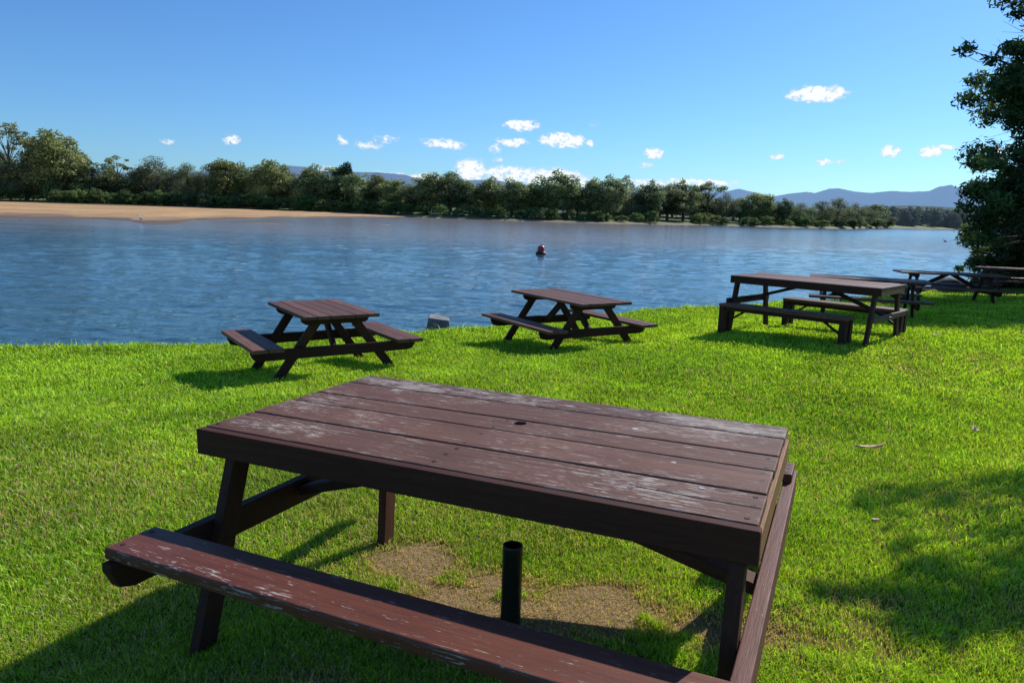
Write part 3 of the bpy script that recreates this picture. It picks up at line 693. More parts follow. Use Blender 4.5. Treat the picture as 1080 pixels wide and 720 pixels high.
ridge('mountains', [(-600, 11970, 60), (853, 11970, 218), (1755, 11871, 380), (2340, 11770, 455), (2914, 11641, 439), (3262, 11548, 433), (3463, 11489, 481), (3668, 11426, 428), (3898, 11349, 361), (4126, 11269, 416), (4375, 11174, 450), (4499, 11125, 438), (4675, 11052, 504), (4794, 11001, 513), (4974, 10921, 468), (5204, 10813, 452), (5422, 10705, 483), (5638, 10593, 473), (5845, 10480, 490), (5940, 10427, 550), (6067, 10354, 577), (6189, 10281, 527), (6418, 10140, 593), (6772, 9907, 620), (7342, 9492, 573), (8042, 8906, 473), (10500, 6500, 400)], 1800, M['hill_r'], 30)
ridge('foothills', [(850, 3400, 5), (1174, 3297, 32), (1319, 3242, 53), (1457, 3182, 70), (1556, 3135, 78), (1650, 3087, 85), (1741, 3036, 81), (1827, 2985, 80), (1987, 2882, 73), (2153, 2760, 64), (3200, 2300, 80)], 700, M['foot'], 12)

# ------------------------------------------------------------------ trees
def leaf_cloud(name, clumps, per, size, mat, seed, flat=.12, aspect=.6, shell=.55, light=.25):
    """small leaf faces spread through many clumps; clumps: (x,y,z,r, squash)"""
    rg = np.random.default_rng(seed); C = np.array([c[:3] for c in clumps]); R = np.array([c[3] for c in clumps]); Q = np.array([c[4] for c in clumps])
    cnt = np.maximum(6, (per * (R / R.mean()) ** 2)).astype(int); idx = np.repeat(np.arange(len(C)), cnt); n = len(idx)
    d = rg.normal(size=(n, 3)); d /= np.linalg.norm(d, axis=1)[:, None]
    r = R[idx] * (shell + (1 - shell) * rg.random(n)) * (1 + flat * rg.normal(size=n)); P = C[idx] + d * r[:, None] * np.stack([np.ones(n), np.ones(n), Q[idx]], -1)
    nn = d + rg.normal(size=(n, 3)) * .75; nn[:, 2] += .3; nn /= np.linalg.norm(nn, axis=1)[:, None]
    t = np.cross(nn, rg.normal(size=(n, 3))); t /= np.linalg.norm(t, axis=1)[:, None]; bt = np.cross(nn, t)
    sz = size * (.6 + .8 * rg.random(n)); a = t * sz[:, None]; c = bt * (sz * aspect)[:, None]
    V = np.empty((n, 4, 3)); V[:, 0] = P - a; V[:, 1] = P - c * .8 + a * .1; V[:, 2] = P + a; V[:, 3] = P + c * .8 - a * .1
    me = bpy.data.meshes.new(name); me.vertices.add(n * 4); me.vertices.foreach_set('co', V.reshape(-1)); me.loops.add(n * 4); me.loops.foreach_set('vertex_index', np.arange(n * 4))
    me.polygons.add(n); me.polygons.foreach_set('loop_start', np.arange(n) * 4)
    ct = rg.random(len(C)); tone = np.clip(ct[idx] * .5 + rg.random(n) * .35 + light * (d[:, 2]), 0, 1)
    at = me.attributes.new('tone', 'FLOAT', 'POINT'); at.data.foreach_set('value', np.repeat(tone, 4)); me.update(calc_edges=True)
    me.materials.append(mat); return me

def crown_clumps(rg, n, rx, ry, rz, cz, r0, r1, squash=.75, core=.35, bottom=-1.):
    out = []
    while len(out) < n:
        d = rg.normal(size=3); d /= np.linalg.norm(d)
        if d[2] < bottom: continue
        f = core + (1 - core) * rg.random() ** .6
        out.append((d[0] * rx * f, d[1] * ry * f, cz + d[2] * rz * f, r0 + (r1 - r0) * rg.random(), squash))
    return out
def trunk_mb(rg, h, r, tips, fork=.35, n=6, twist=.04):
    mb = MB(); lean = rg.normal(size=2) * twist * h
    fk = fork * h; pts = [(0, 0, -.5), (lean[0] * .1, lean[1] * .1, fk * .5), (lean[0] * .3, lean[1] * .3, fk)]
    top_ = Vector((lean[0], lean[1], h * .8)); pts.append(tuple(Vector(pts[-1]).lerp(top_, .5))); pts.append(tuple(top_))
    mb.tube(pts, [r * 1.25, r, r * .8, r * .55, r * .15], n)
    for tp in tips:
        tp = Vector(tp); k = min(.9, max(.25, (tp.z / h) * .6)); base = Vector(pts[1]).lerp(top_, max(0, (k * h - pts[1][2]) / (top_.z - pts[1][2])) if top_.z > pts[1][2] else 0)
        mid = base.lerp(tp, .5) + Vector((0, 0, .06 * h)) * .5
        rr = r * .38 * (1.1 - k * .6); mb.tube([base, mid, tp], [rr, rr * .7, rr * .2], 5)
    return mb

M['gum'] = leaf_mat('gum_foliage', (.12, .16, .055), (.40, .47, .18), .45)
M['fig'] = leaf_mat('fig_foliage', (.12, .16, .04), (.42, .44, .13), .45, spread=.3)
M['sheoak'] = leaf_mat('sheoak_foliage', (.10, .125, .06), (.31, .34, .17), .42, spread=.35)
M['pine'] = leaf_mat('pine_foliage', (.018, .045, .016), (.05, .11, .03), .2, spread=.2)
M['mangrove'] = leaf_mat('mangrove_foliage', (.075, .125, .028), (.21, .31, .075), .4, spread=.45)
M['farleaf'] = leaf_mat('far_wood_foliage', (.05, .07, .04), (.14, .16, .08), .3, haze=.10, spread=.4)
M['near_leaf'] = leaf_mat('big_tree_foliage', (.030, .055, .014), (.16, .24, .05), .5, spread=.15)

protos = {}
def proto(kind, i, name):
    rg = np.random.default_rng(hash_(kind) + i * 13); H_ = 18.
    if kind == 'gum':
        cl = crown_clumps(rg, 58, 4.3, 4.3, 7.4, 10.2, 1.1, 2.1, .9, .35); cr = leaf_cloud(name, cl, 105, .34, M['gum'], i); fork = .3
    elif kind == 'fig':
        cl = crown_clumps(rg, 100, 6.6, 6.6, 7.4, 9.6, 1.2, 2.2, .85, .5); cr = leaf_cloud(name, cl, 95, .36, M['fig'], i + 5); fork = .2
    elif kind == 'sheoak':
        cl = crown_clumps(rg, 80, 4.6, 4.6, 8.0, 9.2, 1.0, 1.9, 1.15, .45); cr = leaf_cloud(name, cl, 100, .30, M['sheoak'], i + 9, aspect=.35); fork = .2
    elif kind == 'pine':
        cl = []
        for k in range(60):
            z = 3 + 14 * rg.random(); rr = 4.6 * math.sqrt(max(0, 1 - ((z - 7) / 11) ** 2)) * (.6 + .4 * rg.random()); an = rg.random() * 2 * PI
            cl.append((rr * math.cos(an), rr * math.sin(an), z, 1.0 + rg.random() * .7, 1))
        cr = leaf_cloud(name, cl, 110, .30, M['pine'], i); fork = .3
    elif kind == 'sparse':
        cl = crown_clumps(rg, 17, 5.0, 5.0, 3.6, 14.2, .9, 1.7, .55, .6, -.4); cr = leaf_cloud(name, cl, 90, .28, M['gum'], i + 3); fork = .45
    elif kind == 'umbrella':
        cl = [(5.5 * math.cos(a_) * f, 5.5 * math.sin(a_) * f, 15.6 - 2.8 * f + rg.random() * 2.6, 1.4, .75) for a_, f in zip(rg.random(26) * 2 * PI, rg.random(26) ** .5)] + crown_clumps(rg, 12, 3.6, 3.6, 3, 10, 1, 1.6, .7, .5)
        cr = leaf_cloud(name, cl, 90, .30, M['gum'], i + 4); fork = .45
    elif kind == 'mangrove':
        cl = crown_clumps(rg, 42, 3.4, 3.0, 2.7, 2.5, .6, 1.15, .85, .55, -.75); cr = leaf_cloud(name, cl, 80, .22, M['mangrove'], i + 2); H_ = 5.2; fork = .1
    elif kind == 'far':
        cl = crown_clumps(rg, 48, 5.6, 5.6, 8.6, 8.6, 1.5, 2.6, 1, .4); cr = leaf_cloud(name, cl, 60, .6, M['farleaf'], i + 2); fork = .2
    tips = [(c[0], c[1], c[2]) for c in cl if rg.random() < (.9 if kind in ('sparse', 'umbrella') else .25)][:16]
    tm = trunk_mb(rg, H_, .32 if H_ > 10 else .10, tips, fork, 6).build(name, M['bark'] if kind in ('gum', 'sparse', 'umbrella') else M['barkn'])
    tme = tm.data; bpy.data.objects.remove(tm)
    zz = np.empty(len(cr.vertices) * 3); cr.vertices.foreach_get('co', zz); zz = zz.reshape(-1, 3)
    return cr, tme, float(np.percentile(zz[:, 2], 99.6)), float(np.percentile(np.abs(zz[:, 0]), 97))
def hash_(s): return sum(ord(c) * (k + 3) for k, c in enumerate(s))
def get_proto(kind, i):
    if (kind, i) not in protos: protos[(kind, i)] = proto(kind, i, 'crown')
    return protos[(kind, i)]

# camera numbers kept only to turn the surveyed skyline (bearing, elevation) into tree heights
CAM = (0., 0., 1.6634)
def survey(px, py):
    f, pi_, ro = 761.08, .1763, .0319
    fw = Vector((0, math.cos(pi_), -math.sin(pi_))); u0 = Vector((0, math.sin(pi_), math.cos(pi_))); r0 = Vector((1, 0, 0))
    r = r0 * math.cos(ro) + u0 * math.sin(ro); up = -r0 * math.sin(ro) + u0 * math.cos(ro)
    d = fw + r * ((px - 540) / f) - up * ((py - 360) / f); h = math.hypot(d.x, d.y)
    return math.atan2(d.x, d.y), d.z / h
NAMES = {'gum': 'gum_tree', 'fig': 'fig_tree', 'sheoak': 'casuarina_tree', 'pine': 'pine_tree', 'sparse': 'gum_tree', 'umbrella': 'gum_tree', 'mangrove': 'mangrove_bush', 'far': 'distant_tree'}
def land_z(extra): return float(np.interp(extra, [r_[0] for r_ in rings], [r_[1] for r_ in rings]))
def plant(px, py_top, wpx, kind, i, extra, label, group, cat='tree', rot=None):
    az, el = survey(px, py_top); D = float(bank_d(az)) + extra; x, y = D * math.sin(az), D * math.cos(az); gz = land_z(extra) - .1
    if kind != 'far' and az < -.14 and extra > 5: gz = min(gz, -.2)
    ztop = CAM[2] + el * D; H_ = max(1.5, ztop - gz); cr, tr, zt, rx = get_proto(kind, i)
    sz = H_ / zt; az2, _ = survey(px + wpx / 2, py_top); wid = abs(az2 - az) * D; sx = wid / rx
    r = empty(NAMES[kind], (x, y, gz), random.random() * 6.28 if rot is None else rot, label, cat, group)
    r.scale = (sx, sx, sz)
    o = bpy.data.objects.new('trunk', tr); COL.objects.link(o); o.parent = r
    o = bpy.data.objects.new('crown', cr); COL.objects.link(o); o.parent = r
    return r

TREES = [(-34, 150, 64, 'fig'), (5, 130, 56, 'sparse'), (-8, 158, 50, 'sheoak'), (24, 163, 54, 'sheoak'), (53, 139, 64, 'fig'), (76, 176, 34, 'gum'), (92, 176, 30, 'gum'), (96, 168, 16, 'sparse'), (121, 164, 30, 'sparse'), (120, 178, 36, 'gum'),
         (148, 176, 26, 'sheoak'), (165, 166, 44, 'sheoak'), (196, 173, 34, 'sheoak'), (218, 176, 22, 'sheoak'), (238, 169, 40, 'fig'), (259, 179, 26, 'gum'), (285, 170, 46, 'fig'), (308, 182, 22, 'sheoak'), (327, 175, 36, 'gum'), (347, 177, 36, 'gum'),
         (362, 172, 21, 'pine'), (380, 184, 30, 'gum'), (400, 185, 34, 'gum'), (418, 190, 30, 'gum'), (433, 196, 24, 'gum'), (454, 183, 32, 'gum'), (475, 182, 36, 'gum'), (496, 192, 28, 'gum'), (513, 188, 30, 'gum'), (540, 190, 36, 'gum'), (562, 193, 26, 'gum'),
         (588, 182, 42, 'gum'), (610, 196, 30, 'sheoak'), (624, 189, 26, 'gum'), (642, 187, 38, 'gum'), (659, 185, 20, 'sparse'), (668, 200, 24, 'sheoak'), (684, 192, 30, 'gum'), (706, 196, 36, 'gum'), (723, 191, 30, 'gum'), (748, 192, 32, 'umbrella'),
         (768, 204, 24, 'sheoak'), (782, 209, 22, 'gum'), (800, 204, 34, 'fig'), (815, 214, 24, 'sheoak'), (828, 210, 18, 'gum'), (846, 214, 30, 'sheoak'), (868, 212, 26, 'sheoak'), (886, 209, 30, 'sheoak'), (903, 214, 22, 'sheoak'), (915, 217, 20, 'sheoak'), (926, 216, 24, 'gum')]
DESC = {'gum': 'olive grey gum tree', 'fig': 'broad round crowned fig tree', 'sheoak': 'dark feathery casuarina', 'sparse': 'thin tall gum with open tufted crown', 'umbrella': 'flat topped umbrella shaped gum'}
ORD = ['first', 'second', 'third', 'fourth', 'fifth', 'sixth', 'seventh', 'eighth', 'ninth', 'tenth', 'eleventh', 'twelfth', 'thirteenth', 'fourteenth', 'fifteenth', 'sixteenth', 'seventeenth', 'eighteenth', 'nineteenth', 'twentieth', 'twenty-first']
SPECIAL = {5: 'tall open crowned gum at the far left end of the tree line', 53: 'biggest round golden crowned fig tree above the left end of the sandbar', 362: 'dark green egg shaped pine rising above the trees behind the sandbar tip',
           748: 'flat topped umbrella shaped gum standing by the bright green clearing across the river', 659: 'thin tall gum poking above the tree line right of the buoy', 588: 'tallest bushy gum directly above the red buoy on the far bank',
           121: 'thin open gum showing above a brown bush left of the dark casuarinas', 165: 'wide dark casuarina behind the mangroves of the sandbar', 800: 'dark round tree between the clearing and the blue mountains', 285: 'round domed fig tree behind the middle of the sandbar',
           926: 'lighter green tree at the right end of the far bank trees', -34: 'broad fig tree cut by the left edge of the view'}
cnt = {}
for px, py, w_, kind in TREES:
    side = 'left of the egg shaped pine' if px < 362 else ('right of the egg shaped pine' if px < 748 else 'right of the umbrella shaped gum')
    key = (kind, side); cnt.setdefault(key, 0)
    if px in SPECIAL: lab = SPECIAL[px]
    else:
        same = sorted((abs(q[0] - (362 if px < 748 else 748)), q[0]) for q in TREES if q[3] == kind and q[0] not in SPECIAL and ((q[0] < 362) == (px < 362)) and ((q[0] < 748) == (px < 748)))
        k = [q[1] for q in same].index(px); lab = '%s, %s of its kind %s' % (DESC[kind] if kind != 'sparse' else 'thin open crowned gum', ORD[k], side)
    plant(px, py, w_ * 1.08, kind, (int(px) * 7) % (3 if kind in ('gum', 'sheoak') else 2 if kind == 'fig' else 1), 22 + (int(px * 3) % 9), lab, 'trees along the far bank')
# second row, filling the wood behind
sky = sorted((t_[0], t_[1]) for t_ in TREES if t_[3] != 'sparse')
px = -40; k = 0
while px < 935:
    py = float(np.interp(px, [a_[0] for a_ in sky], [a_[1] for a_ in sky])) + random.uniform(5, 13)
    kind = random.choice(['gum', 'sheoak', 'gum'])
    plant(px, py, random.uniform(28, 40), kind, random.randrange(3), 60 + random.uniform(-8, 20), 'tree of the second row, half hidden behind the trees along the far bank', 'second row of trees on the far bank')
    px += random.uniform(11, 17); k += 1
# undergrowth between the trunks
px = -45
while px < 935:
    base = float(np.interp(px, [0, 80, 200, 300, 420, 440, 540, 640, 740, 830, 900, 1010], [213, 216, 219, 222, 227.5, 228.5, 232, 235, 237, 240, 241, 242]))
    hh = random.uniform(22, 36) if px < 60 else (random.uniform(16, 25) if px < 428 else random.uniform(9, 16))
    if not (px > 428 and random.random() < .35) and not (704 < px < 738 or 766 < px < 792 or 458 < px < 472 or 492 < px < 508):
        plant(px, base - hh, random.uniform(18, 26), 'mangrove' if random.random() < .6 else 'sheoak', random.randrange(3), random.uniform(17, 21) if px < 60 else 34 + random.uniform(0, 8), 'dark undergrowth shrub filling the gaps between trunks on the far bank', 'undergrowth shrubs on the far bank', 'shrub')
    px += random.uniform(8, 13)
# mangroves and shrubs at the foot of the trees
px = 60; k = 0
while px < 940:
    if px < 428: bh = random.uniform(12, 19); step = random.uniform(9, 14); w_ = random.uniform(17, 26)
    else: bh = random.uniform(8, 14); step = random.uniform(13, 22); w_ = random.uniform(13, 22)
    base = float(np.interp(px, [0, 80, 200, 300, 420, 440, 540, 640, 740, 830, 900, 1010], [213, 216, 219, 222, 227.5, 228.5, 232, 235, 237, 240, 241, 242]))
    if not (706 < px < 736 or 768 < px < 790):
        plant(px, base - bh, w_, 'mangrove', k % 3, 6 + random.uniform(0, 5), 'low rounded bright green mangrove bush along the back of the sandbar' if px < 428 else 'low rounded bush at the water line of the far bank', 'mangroves behind the sandbar' if px < 428 else 'bushes at the foot of the far bank trees', 'bush')
    px += step; k += 1
# the distant wood at the right, up the river
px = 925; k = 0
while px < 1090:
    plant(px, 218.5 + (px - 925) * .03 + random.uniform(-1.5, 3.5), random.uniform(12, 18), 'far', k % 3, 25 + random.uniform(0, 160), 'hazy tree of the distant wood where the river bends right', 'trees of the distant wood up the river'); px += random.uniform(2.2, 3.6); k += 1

# two cabins glimpsed between the trunks
def cabin(px, extra, w_, h_, d_, rz, label):
    az, _ = survey(px, 215); D = float(bank_d(az)) + extra; gz = land_z(extra) - .2
    r = empty('cabin', (D * math.sin(az), D * math.cos(az), gz), rz, label, 'cabin', 'pale cabins behind the far bank trees')
    MB().box(-w_ / 2, w_ / 2, -d_ / 2, d_ / 2, 0, h_).build('wall', M['white'], r)
    MB().prism([(-d_ / 2 - .4, h_ + .02), (0, h_ + 1.3), (d_ / 2 + .4, h_ + .02), (0, h_ + 1.1)], -w_ / 2 - .4, w_ / 2 + .4).build('roof', M['roof'], r)
    for sx in (-.3, .3):
        wd = MB().box(sx * w_ - .7, sx * w_ + .7, -d_ / 2 - .05, -d_ / 2 - .004, 1.0, 2.2).build('window', M['white'], r); MB().box(sx * w_ - .6, sx * w_ + .6, -d_ / 2 - .075, -d_ / 2 - .052, 1.1, 2.1).build('pane', M['glass'], wd)
    MB().box(-.5, .5, -d_ / 2 - .06, -d_ / 2 - .004, 0, 2.1).build('door', M['roof'], r)
cabin(500, 48, 11, 3.2, 6, .1, 'pale cabin glimpsed between tree trunks left of the red buoy')
cabin(467, 50, 8, 3.0, 5, -.1, 'pale cabin glimpsed through trees just right of the sandbar tip')
cabin(733, 52, 4.5, 2.3, 2.5, .2, 'small white cabin on the bright green clearing across the river')

# ------------------------------------------------------------------ big tree on the right
def big_tree(x, y, h, clumps, per, size, label, trunk_r, seed, name='shade_tree', fork=.25, mat='near_leaf', stems=None):
    gz = G(x, y); r = empty(name, (x, y, gz), 0, label, 'tree')
    cl = [(c[0] - x - (.35 if h > 10 else 0), c[1] - y, c[2] - gz, c[3], c[4]) for c in clumps]
    me = leaf_cloud('crown', cl, per, size, M[mat], seed, flat=.05, aspect=.45, shell=.25)
    rg = np.random.default_rng(seed); mb = MB()
    top_ = Vector((.4, .3, h * .85)); p0 = Vector((0, 0, -.3)); pm = Vector((.1, -.1, h * .3))
    mb.tube([p0, (0, 0, .4), pm, pm.lerp(top_, .5), top_], [trunk_r * 1.5, trunk_r * 1.1, trunk_r * .9, trunk_r * .55, trunk_r * .1], 12)
    limbs = {}
    for c in cl:
        tp = Vector(c[:3]); k = min(.85, max(.12, tp.z / h * .7)); bse = pm.lerp(top_, max(0, (k * h - pm.z) / (top_.z - pm.z)) if k * h > pm.z else 0)
        if k * h < pm.z: bse = Vector((0, 0, .3)).lerp(pm, k * h / pm.z)
        mid = bse.lerp(tp, .55) + Vector((rg.normal() * .2, rg.normal() * .2, .25)); ln = (tp - bse).length; rr = min(trunk_r * .4, .012 + .011 * ln)
        wob = lambda q: Vector((rg.normal(), rg.normal(), rg.normal())) * q
        m1 = bse.lerp(mid, .5) + wob(.09); m3 = mid.lerp(tp, .5) + wob(.10)
        mb.tube([bse, m1, mid, m3, tp], [rr, rr * .8, rr * .6, rr * .38, .006], 5)
        for q in range(3):
            f_ = .45 + .5 * rg.random(); a_ = bse.lerp(tp, f_); e_ = tp + Vector(rg.normal(size=3)) * c[3] * .8; mb.tube([a_, a_.lerp(e_, .5) + wob(.05), e_], [.012, .008, .003], 4)
    t_ = mb.build('trunk', M['barkn'], r, smooth=True); o = link_mesh('crown', me, None, r); return r
rg = np.random.default_rng(5)
# leafy boughs, placed in metres around the trunk (x to the right, y away)
cl = []
# (bough end x, y, z) on the river side, each a spray of clumps
def spray(ax, ay, az_, bx, by, bz, n, r, sp=.35):
    for k in range(n):
        f = (k + .5) / n; cl.append((ax + (bx - ax) * f + rg.normal() * sp, ay + (by - ay) * f + rg.normal() * sp, az_ + (bz - az_) * f + rg.normal() * sp * .8, r * (.7 + .6 * rg.random()), .7))
SPR = [(17.5, 21.5, 9.0, 14.3, 20.6, 8.2, 16, .42), (17, 21.5, 8.4, 13.7, 20.8, 7.3, 12, .36), (16.6, 21.5, 7.3, 13.15, 20.8, 6.25, 16, .30), (17, 21.5, 6.9, 13.9, 20.8, 5.7, 18, .42), (17, 21.5, 7.9, 14.4, 20.8, 6.6, 18, .45), (16.6, 21, 5.6, 13.6, 20.6, 5.0, 18, .40), (17, 22, 3.0, 13.5, 21.2, 2.6, 22, .42), (18, 21.5, 5.2, 15.3, 21, 4.5, 18, .45), (18.2, 21.5, 4.6, 15.6, 21, 3.9, 16, .45), (18, 21.5, 4.3, 15.3, 21, 4.15, 20, .42), (18, 21, 3.9, 14.9, 21, 4.0, 12, .33), (16.4, 21.5, 4.0, 13.3, 20.9, 3.15, 14, .24), (17, 21.5, 5.3, 14.1, 20.8, 4.5, 14, .42), (16.5, 21.5, 4.6, 14.6, 21, 4.1, 10, .45),
       (17, 22, 4.2, 12.95, 20.6, 2.9, 10, .26), (17, 22, 3.8, 13.7, 21.5, 3.4, 8, .3), (17, 22, 3.4, 13.6, 21.4, 2.2, 18, .40), (17.5, 22, 2.8, 13.8, 21.6, 1.6, 20, .42), (17.5, 22, 7, 15, 19, 6.3, 14, .5), (17.5, 22, 5, 15.5, 19, 4.6, 14, .5)]
for a_ in SPR: spray(*a_)
for k in range(95):
    d = rg.normal(size=3); d /= np.linalg.norm(d); f = .4 + .6 * rg.random(); cl.append((18.3 + d[0] * 4.2 * f, 22.3 + d[1] * 4.2 * f, 6.3 + d[2] * 4.6 * f, .5 + .35 * rg.random(), .7))
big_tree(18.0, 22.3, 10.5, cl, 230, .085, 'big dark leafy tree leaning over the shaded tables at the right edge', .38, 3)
cl = []
SPR = [(18.6, 26, 1.6, 15.9, 25.0, 1.5, 16, .40), (18.6, 26, 1.0, 16.0, 25.0, .9, 18, .40), (18.9, 26, .4, 16.2, 25.2, .3, 18, .42), (19.4, 26, 2.6, 16.6, 25, 2.3, 18, .5), (20, 27, 1.5, 17.4, 24.5, 1.5, 24, .5), (20, 27, .5, 17.7, 24.5, .3, 24, .5), (21, 27, 3, 18.2, 25, 2.6, 20, .55), (18.6, 26, 1.0, 15.6, 25.4, .2, 10, .22), (18.6, 26, -.2, 16.0, 25.6, -.4, 14, .4), (20, 26, -.1, 17.2, 25, -.1, 18, .45)]
for a_ in SPR: spray(*a_)
big_tree(18.8, 26.0, 3.6, cl, 330, .085, 'dense dark bank shrub behind the shaded tables, under the big tree', .12, 4, name='bank_shrub')
# a second tree just outside the view on the right, whose shade dapples the lawn
cl = []
kx, ky = .97, .95
for (gx, gy, r, n, sp, hz) in ((2.08, 3.90, .15, 6, .13, 3.7), (2.35, 3.78, .10, 4, .10, 3.8), (1.50, 2.62, .17, 9, .15, 3.9), (1.82, 2.80, .14, 7, .14, 4.0), (2.2, 2.62, .16, 8, .17, 4.2), (1.75, 2.40, .17, 8, .18, 3.8), (2.75, 3.45, .08, 4, .12, 4.4), (2.0, 3.28, .07, 3, .1, 4.0)):
    for k in range(n):
        hh = hz + rg.normal() * .12; cl.append((gx + kx * hh + rg.normal() * sp, gy + ky * hh + rg.normal() * sp, hh, r, .6))
for k in range(60):
    d = rg.normal(size=3); d /= np.linalg.norm(d); cl.append((9.9 + d[0] * 1.8, 7.2 + d[1] * 1.8, 5.8 + d[2] * 1.1, .45, .7))
big_tree(10.2, 7.6, 6.5, cl, 60, .07, 'leafy tree standing outside the right edge whose shade dapples the lawn', .2, 8)

# ------------------------------------------------------------------ buoy and birds
by = empty('buoy', (1.95, 54.3, WATER), 0, 'red channel buoy floating on a dark base in the middle of the river', 'buoy')
MB().lathe([(.2, -.3), (.36, -.1), (.40, .06), (.36, .20), (.27, .24)], 24).build('float', M['buoyd'], by, smooth=True)
bt_ = MB().lathe([(.27, .235), (.27, .30), (.25, .52), (.235, .60), (.20, .64), (.06, .66)], 24).build('body', M['buoy'], by)
MB().lathe([(.02, .65), (.02, .72), (.05, .73), (.05, .76), (.02, .77)], 10).build('top_light', M['buoyd'], by)
def bird(name, x, y, z, s, mats, label, standing, rz):
    r = empty(name, (x, y, z), rz, label, 'bird'); r.scale = (s, s, s)
    prof = [(-.42, .30, .02), (-.3, .31, .07), (-.12, .32, .14), (.08, .34, .15), (.22, .40, .09), (.28, .52, .045), (.29, .64, .035), (.32, .70, .05), (.38, .71, .045), (.42, .70, .02)]
    MB().tube([(a_, 0, b_) for a_, b_, c in prof], [c for _, _, c in prof], 12).build('body', M[mats], r, smooth=True)
    MB().tube([(.41, 0, .70), (.55, 0, .665), (.68, 0, .64)], [.028, .022, .006], 8).build('beak', M['beak' if mats == 'pelican' else 'blackbird'], r)
    if standing:
        for sy in (-.06, .06): MB().tube([(0, sy, .24), (.02, sy, .1), (0, sy, 0), (.1, sy, .0)], [.02, .014, .014, .01], 6).build('leg', M['beak'], r)
bird('pelican', -54.6, 106.3, -1.22, 1.15, 'pelican', 'white pelican standing on the wet tip of the sandbar', True, 2.8)
bird('cormorant', 86.4, 146.8, WATER - .22, 1.0, 'blackbird', 'black water bird swimming near the right side of the river', False, 3.0)

# ------------------------------------------------------------------ sky, sun, clouds
k = Vector((.95, .88, 1)); sun_el = math.atan(1 / math.hypot(.97, .95)); sun_az = math.atan2(.97, .95)
world = bpy.data.worlds.new('World'); scene.world = world; world.use_nodes = True; nt = world.node_tree; nt.nodes.clear(); b = NB(nt)
sky_ = b.n('ShaderNodeTexSky', sky_type='NISHITA', sun_disc=False, sun_elevation=sun_el, sun_rotation=sun_az, altitude=20, air_density=1.0, dust_density=.3, ozone_density=2.2)
gen = b.n('ShaderNodeTexCoord').outputs['Generated']; sp = b.n('ShaderNodeSeparateXYZ'); b.L(gen, sp.inputs[0])
az_ = b.math('ARCTAN2', sp.outputs[0], sp.outputs[1]); el_ = b.math('ARCSINE', sp.outputs[2])
nz = b.n('ShaderNodeTexNoise'); nz.inputs['Scale'].default_value = 55; nz.inputs['Detail'].default_value = 6; nz.inputs['Roughness'].default_value = .6; b.L(b.mapping(gen, (1, 1, 1.6)), nz.inputs['Vector'])
nz2 = b.n('ShaderNodeTexNoise'); nz2.inputs['Scale'].default_value = 130; nz2.inputs['Detail'].default_value = 6; nz2.inputs['Roughness'].default_value = .65; b.L(b.mapping(gen, (1, 1, 1.4)), nz2.inputs['Vector'])
ns = b.n('ShaderNodeSeparateXYZ'); b.L(nz.outputs['Color'], ns.inputs[0])
wa = b.math('ADD', az_, b.math('MULTIPLY', b.math('SUBTRACT', ns.outputs[0], .5), .022)); we = b.math('ADD', el_, b.math('MULTIPLY', b.math('SUBTRACT', ns.outputs[1], .5), .014))
CL = [(0.3738, 0.1546, 0.0312, 0.0082, 1.3), (0.0022, 0.115, 0.0215, 0.006, 1), (0.0587, 0.0971, 0.0278, 0.0085, 1.2), (-0.0085, 0.0916, 0.0216, 0.0049, .9), (-0.0312, 0.0835, 0.008, 0.0047, .8), (-0.0282, 0.07, 0.0055, 0.0036, .5), (-0.0985, 0.0872, 0.0261, 0.0055, .9), (-0.1199, 0.0912, 0.0123, 0.0034, .4),
      (-0.1993, 0.0815, 0.0172, 0.0048, .6), (-0.1747, 0.0899, 0.0169, 0.004, .55), (-0.2333, 0.0858, 0.0076, 0.0052, .7), (-0.368, 0.0793, 0.0098, 0.0056, .9), (-0.4394, 0.0712, 0.0065, 0.0035, .6), (0.181, 0.0826, 0.0133, 0.0057, 1), (0.172, 0.0679, 0.0091, 0.0032, .5), (0.3343, 0.0806, 0.0094, 0.0037, .8), (0.3904, 0.0751, 0.0107, 0.003, .8), (0.4098, 0.0751, 0.009, 0.0028, .5),
      (0.3106, 0.1026, 0.0069, 0.0024, .25), (0.4647, 0.0871, 0.0126, 0.0054, .9), (0.5055, 0.0846, 0.0136, 0.0052, 1), (0.5202, 0.0908, 0.0105, 0.0037, .9), (0.5689, 0.0847, 0.0087, 0.0052, .9), (0.1006, 0.1174, 0.0083, 0.0046, .3), (0.0929, 0.0943, 0.0067, 0.0044, .7),
      (-0.0623, 0.054, 0.0206, 0.0132, .9), (-0.0072, 0.0508, 0.0425, 0.0097, .9), (0.0378, 0.0485, 0.0487, 0.011, .9), (0.0827, 0.0435, 0.0294, 0.0082, .7), (-0.1219, 0.0432, 0.0481, 0.0053, .6), (0.1834, 0.0448, 0.040, 0.0053, .7), (0.2385, 0.046, 0.0479, 0.0046, .8), (-0.2519, 0.0466, 0.0117, 0.0058, .7), (0.2928, 0.0387, 0.0234, 0.003, .3), (-0.166, 0.0452, 0.0351, 0.0035, .4), (0.86, .12, .04, .010, 1), (-.85, .10, .03, .008, 1)]
acc = None
for a0, e0, w_, h_, k_ in CL:
    dx = b.math('MULTIPLY', b.math('SUBTRACT', wa, a0), 1 / (w_ * 1.35)); dy = b.math('MULTIPLY', b.math('SUBTRACT', we, e0), 1 / (h_ * 1.45))
    v = b.math('MULTIPLY', b.math('SUBTRACT', 1.0, b.math('ADD', b.math('MULTIPLY', dx, dx), b.math('MULTIPLY', dy, dy)), clamp=True), k_)
    acc = v if acc is None else b.math('MAXIMUM', acc, v)
dens = b.math('MULTIPLY', acc, b.mapr(nz2.outputs['Fac'], .30, .62, .05, 1.9))
mask = b.mapr(dens, .06, .95, 0, .95, True)
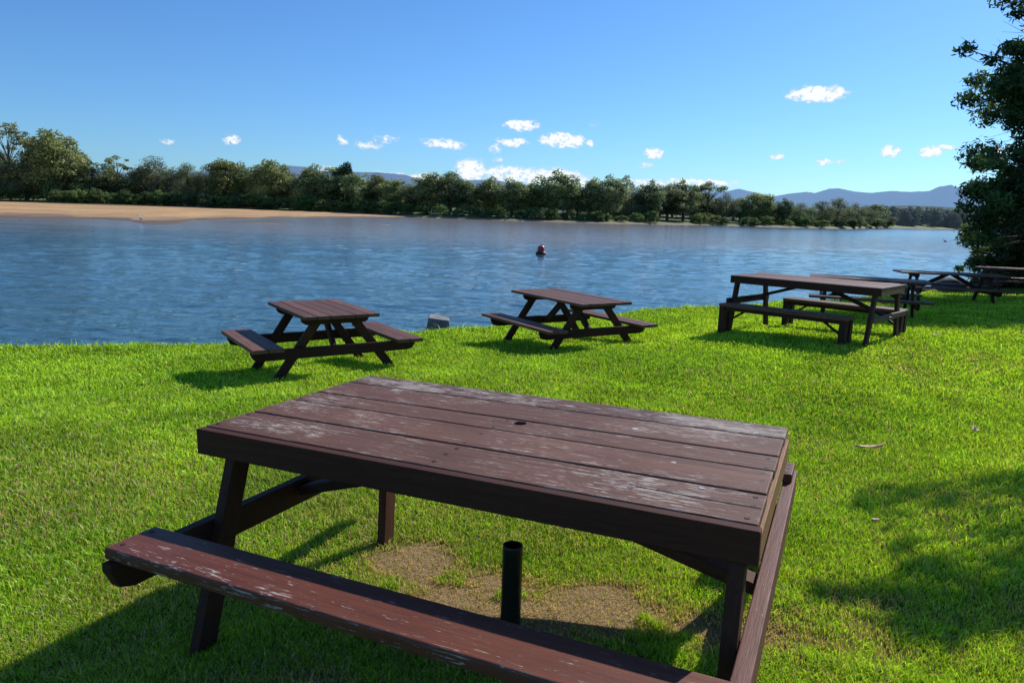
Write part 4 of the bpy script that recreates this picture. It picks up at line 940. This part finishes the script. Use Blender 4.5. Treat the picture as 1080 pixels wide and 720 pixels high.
skc = b.mix(1.0, sky_.outputs[0], (.58, .98, 1.46), 'MULTIPLY')
cc_ = b.mix(b.mapr(dens, .3, 1.0), (6.8, 7.8, 9.0), (10.6, 10.9, 11.2))
fin = b.mix(mask, skc, cc_)
bg = b.n('ShaderNodeBackground'); b.L(fin, bg.inputs[0]); bg.inputs[1].default_value = .095
bg0 = b.n('ShaderNodeBackground'); b.L(skc, bg0.inputs[0]); bg0.inputs[1].default_value = .095
# clouds only live in the low band of sky over the river
band = b.math('MULTIPLY', b.math('MULTIPLY', b.math('GREATER_THAN', sp.outputs[2], .022), b.math('LESS_THAN', sp.outputs[2], .19)), b.math('GREATER_THAN', sp.outputs[1], .35))
ms = b.n('ShaderNodeMixShader'); b.L(band, ms.inputs[0]); b.L(bg0.outputs[0], ms.inputs[1]); b.L(bg.outputs[0], ms.inputs[2])
o = b.n('ShaderNodeOutputWorld'); b.L(ms.outputs[0], o.inputs[0])
sl = bpy.data.lights.new('sun', 'SUN'); sl.energy = 5.0; sl.angle = math.radians(.53); sl.color = (1, .97, .92)
so_ = bpy.data.objects.new('sun', sl); COL.objects.link(so_); so_.rotation_euler = Vector((.97, .95, 1)).to_track_quat('Z', 'Y').to_euler()

# ------------------------------------------------------------------ camera
cd_ = bpy.data.cameras.new('camera'); cam = bpy.data.objects.new('camera', cd_); COL.objects.link(cam); scene.camera = cam
cd_.sensor_width = 36; cd_.sensor_fit = 'HORIZONTAL'; cd_.lens = 761.08 / 1080 * 36; cd_.clip_start = .05; cd_.clip_end = 40000
pi_, ro = .1763, .0319
fw = Vector((0, math.cos(pi_), -math.sin(pi_))); u0 = Vector((0, math.sin(pi_), math.cos(pi_))); r0 = Vector((1, 0, 0))
r = r0 * math.cos(ro) + u0 * math.sin(ro); up = -r0 * math.sin(ro) + u0 * math.cos(ro)
cam.location = CAM; cam.rotation_euler = Matrix((r, up, -fw)).transposed().to_euler()
scene.view_settings.view_transform = 'Standard'; scene.view_settings.look = 'None'; scene.view_settings.exposure = 0; scene.view_settings.gamma = 1
scene.render.engine = 'CYCLES'; scene.cycles.use_denoising = True; scene.cycles.max_bounces = 4; scene.cycles.diffuse_bounces = 2; scene.cycles.transmission_bounces = 2; scene.cycles.caustics_reflective = False; scene.cycles.caustics_refractive = False
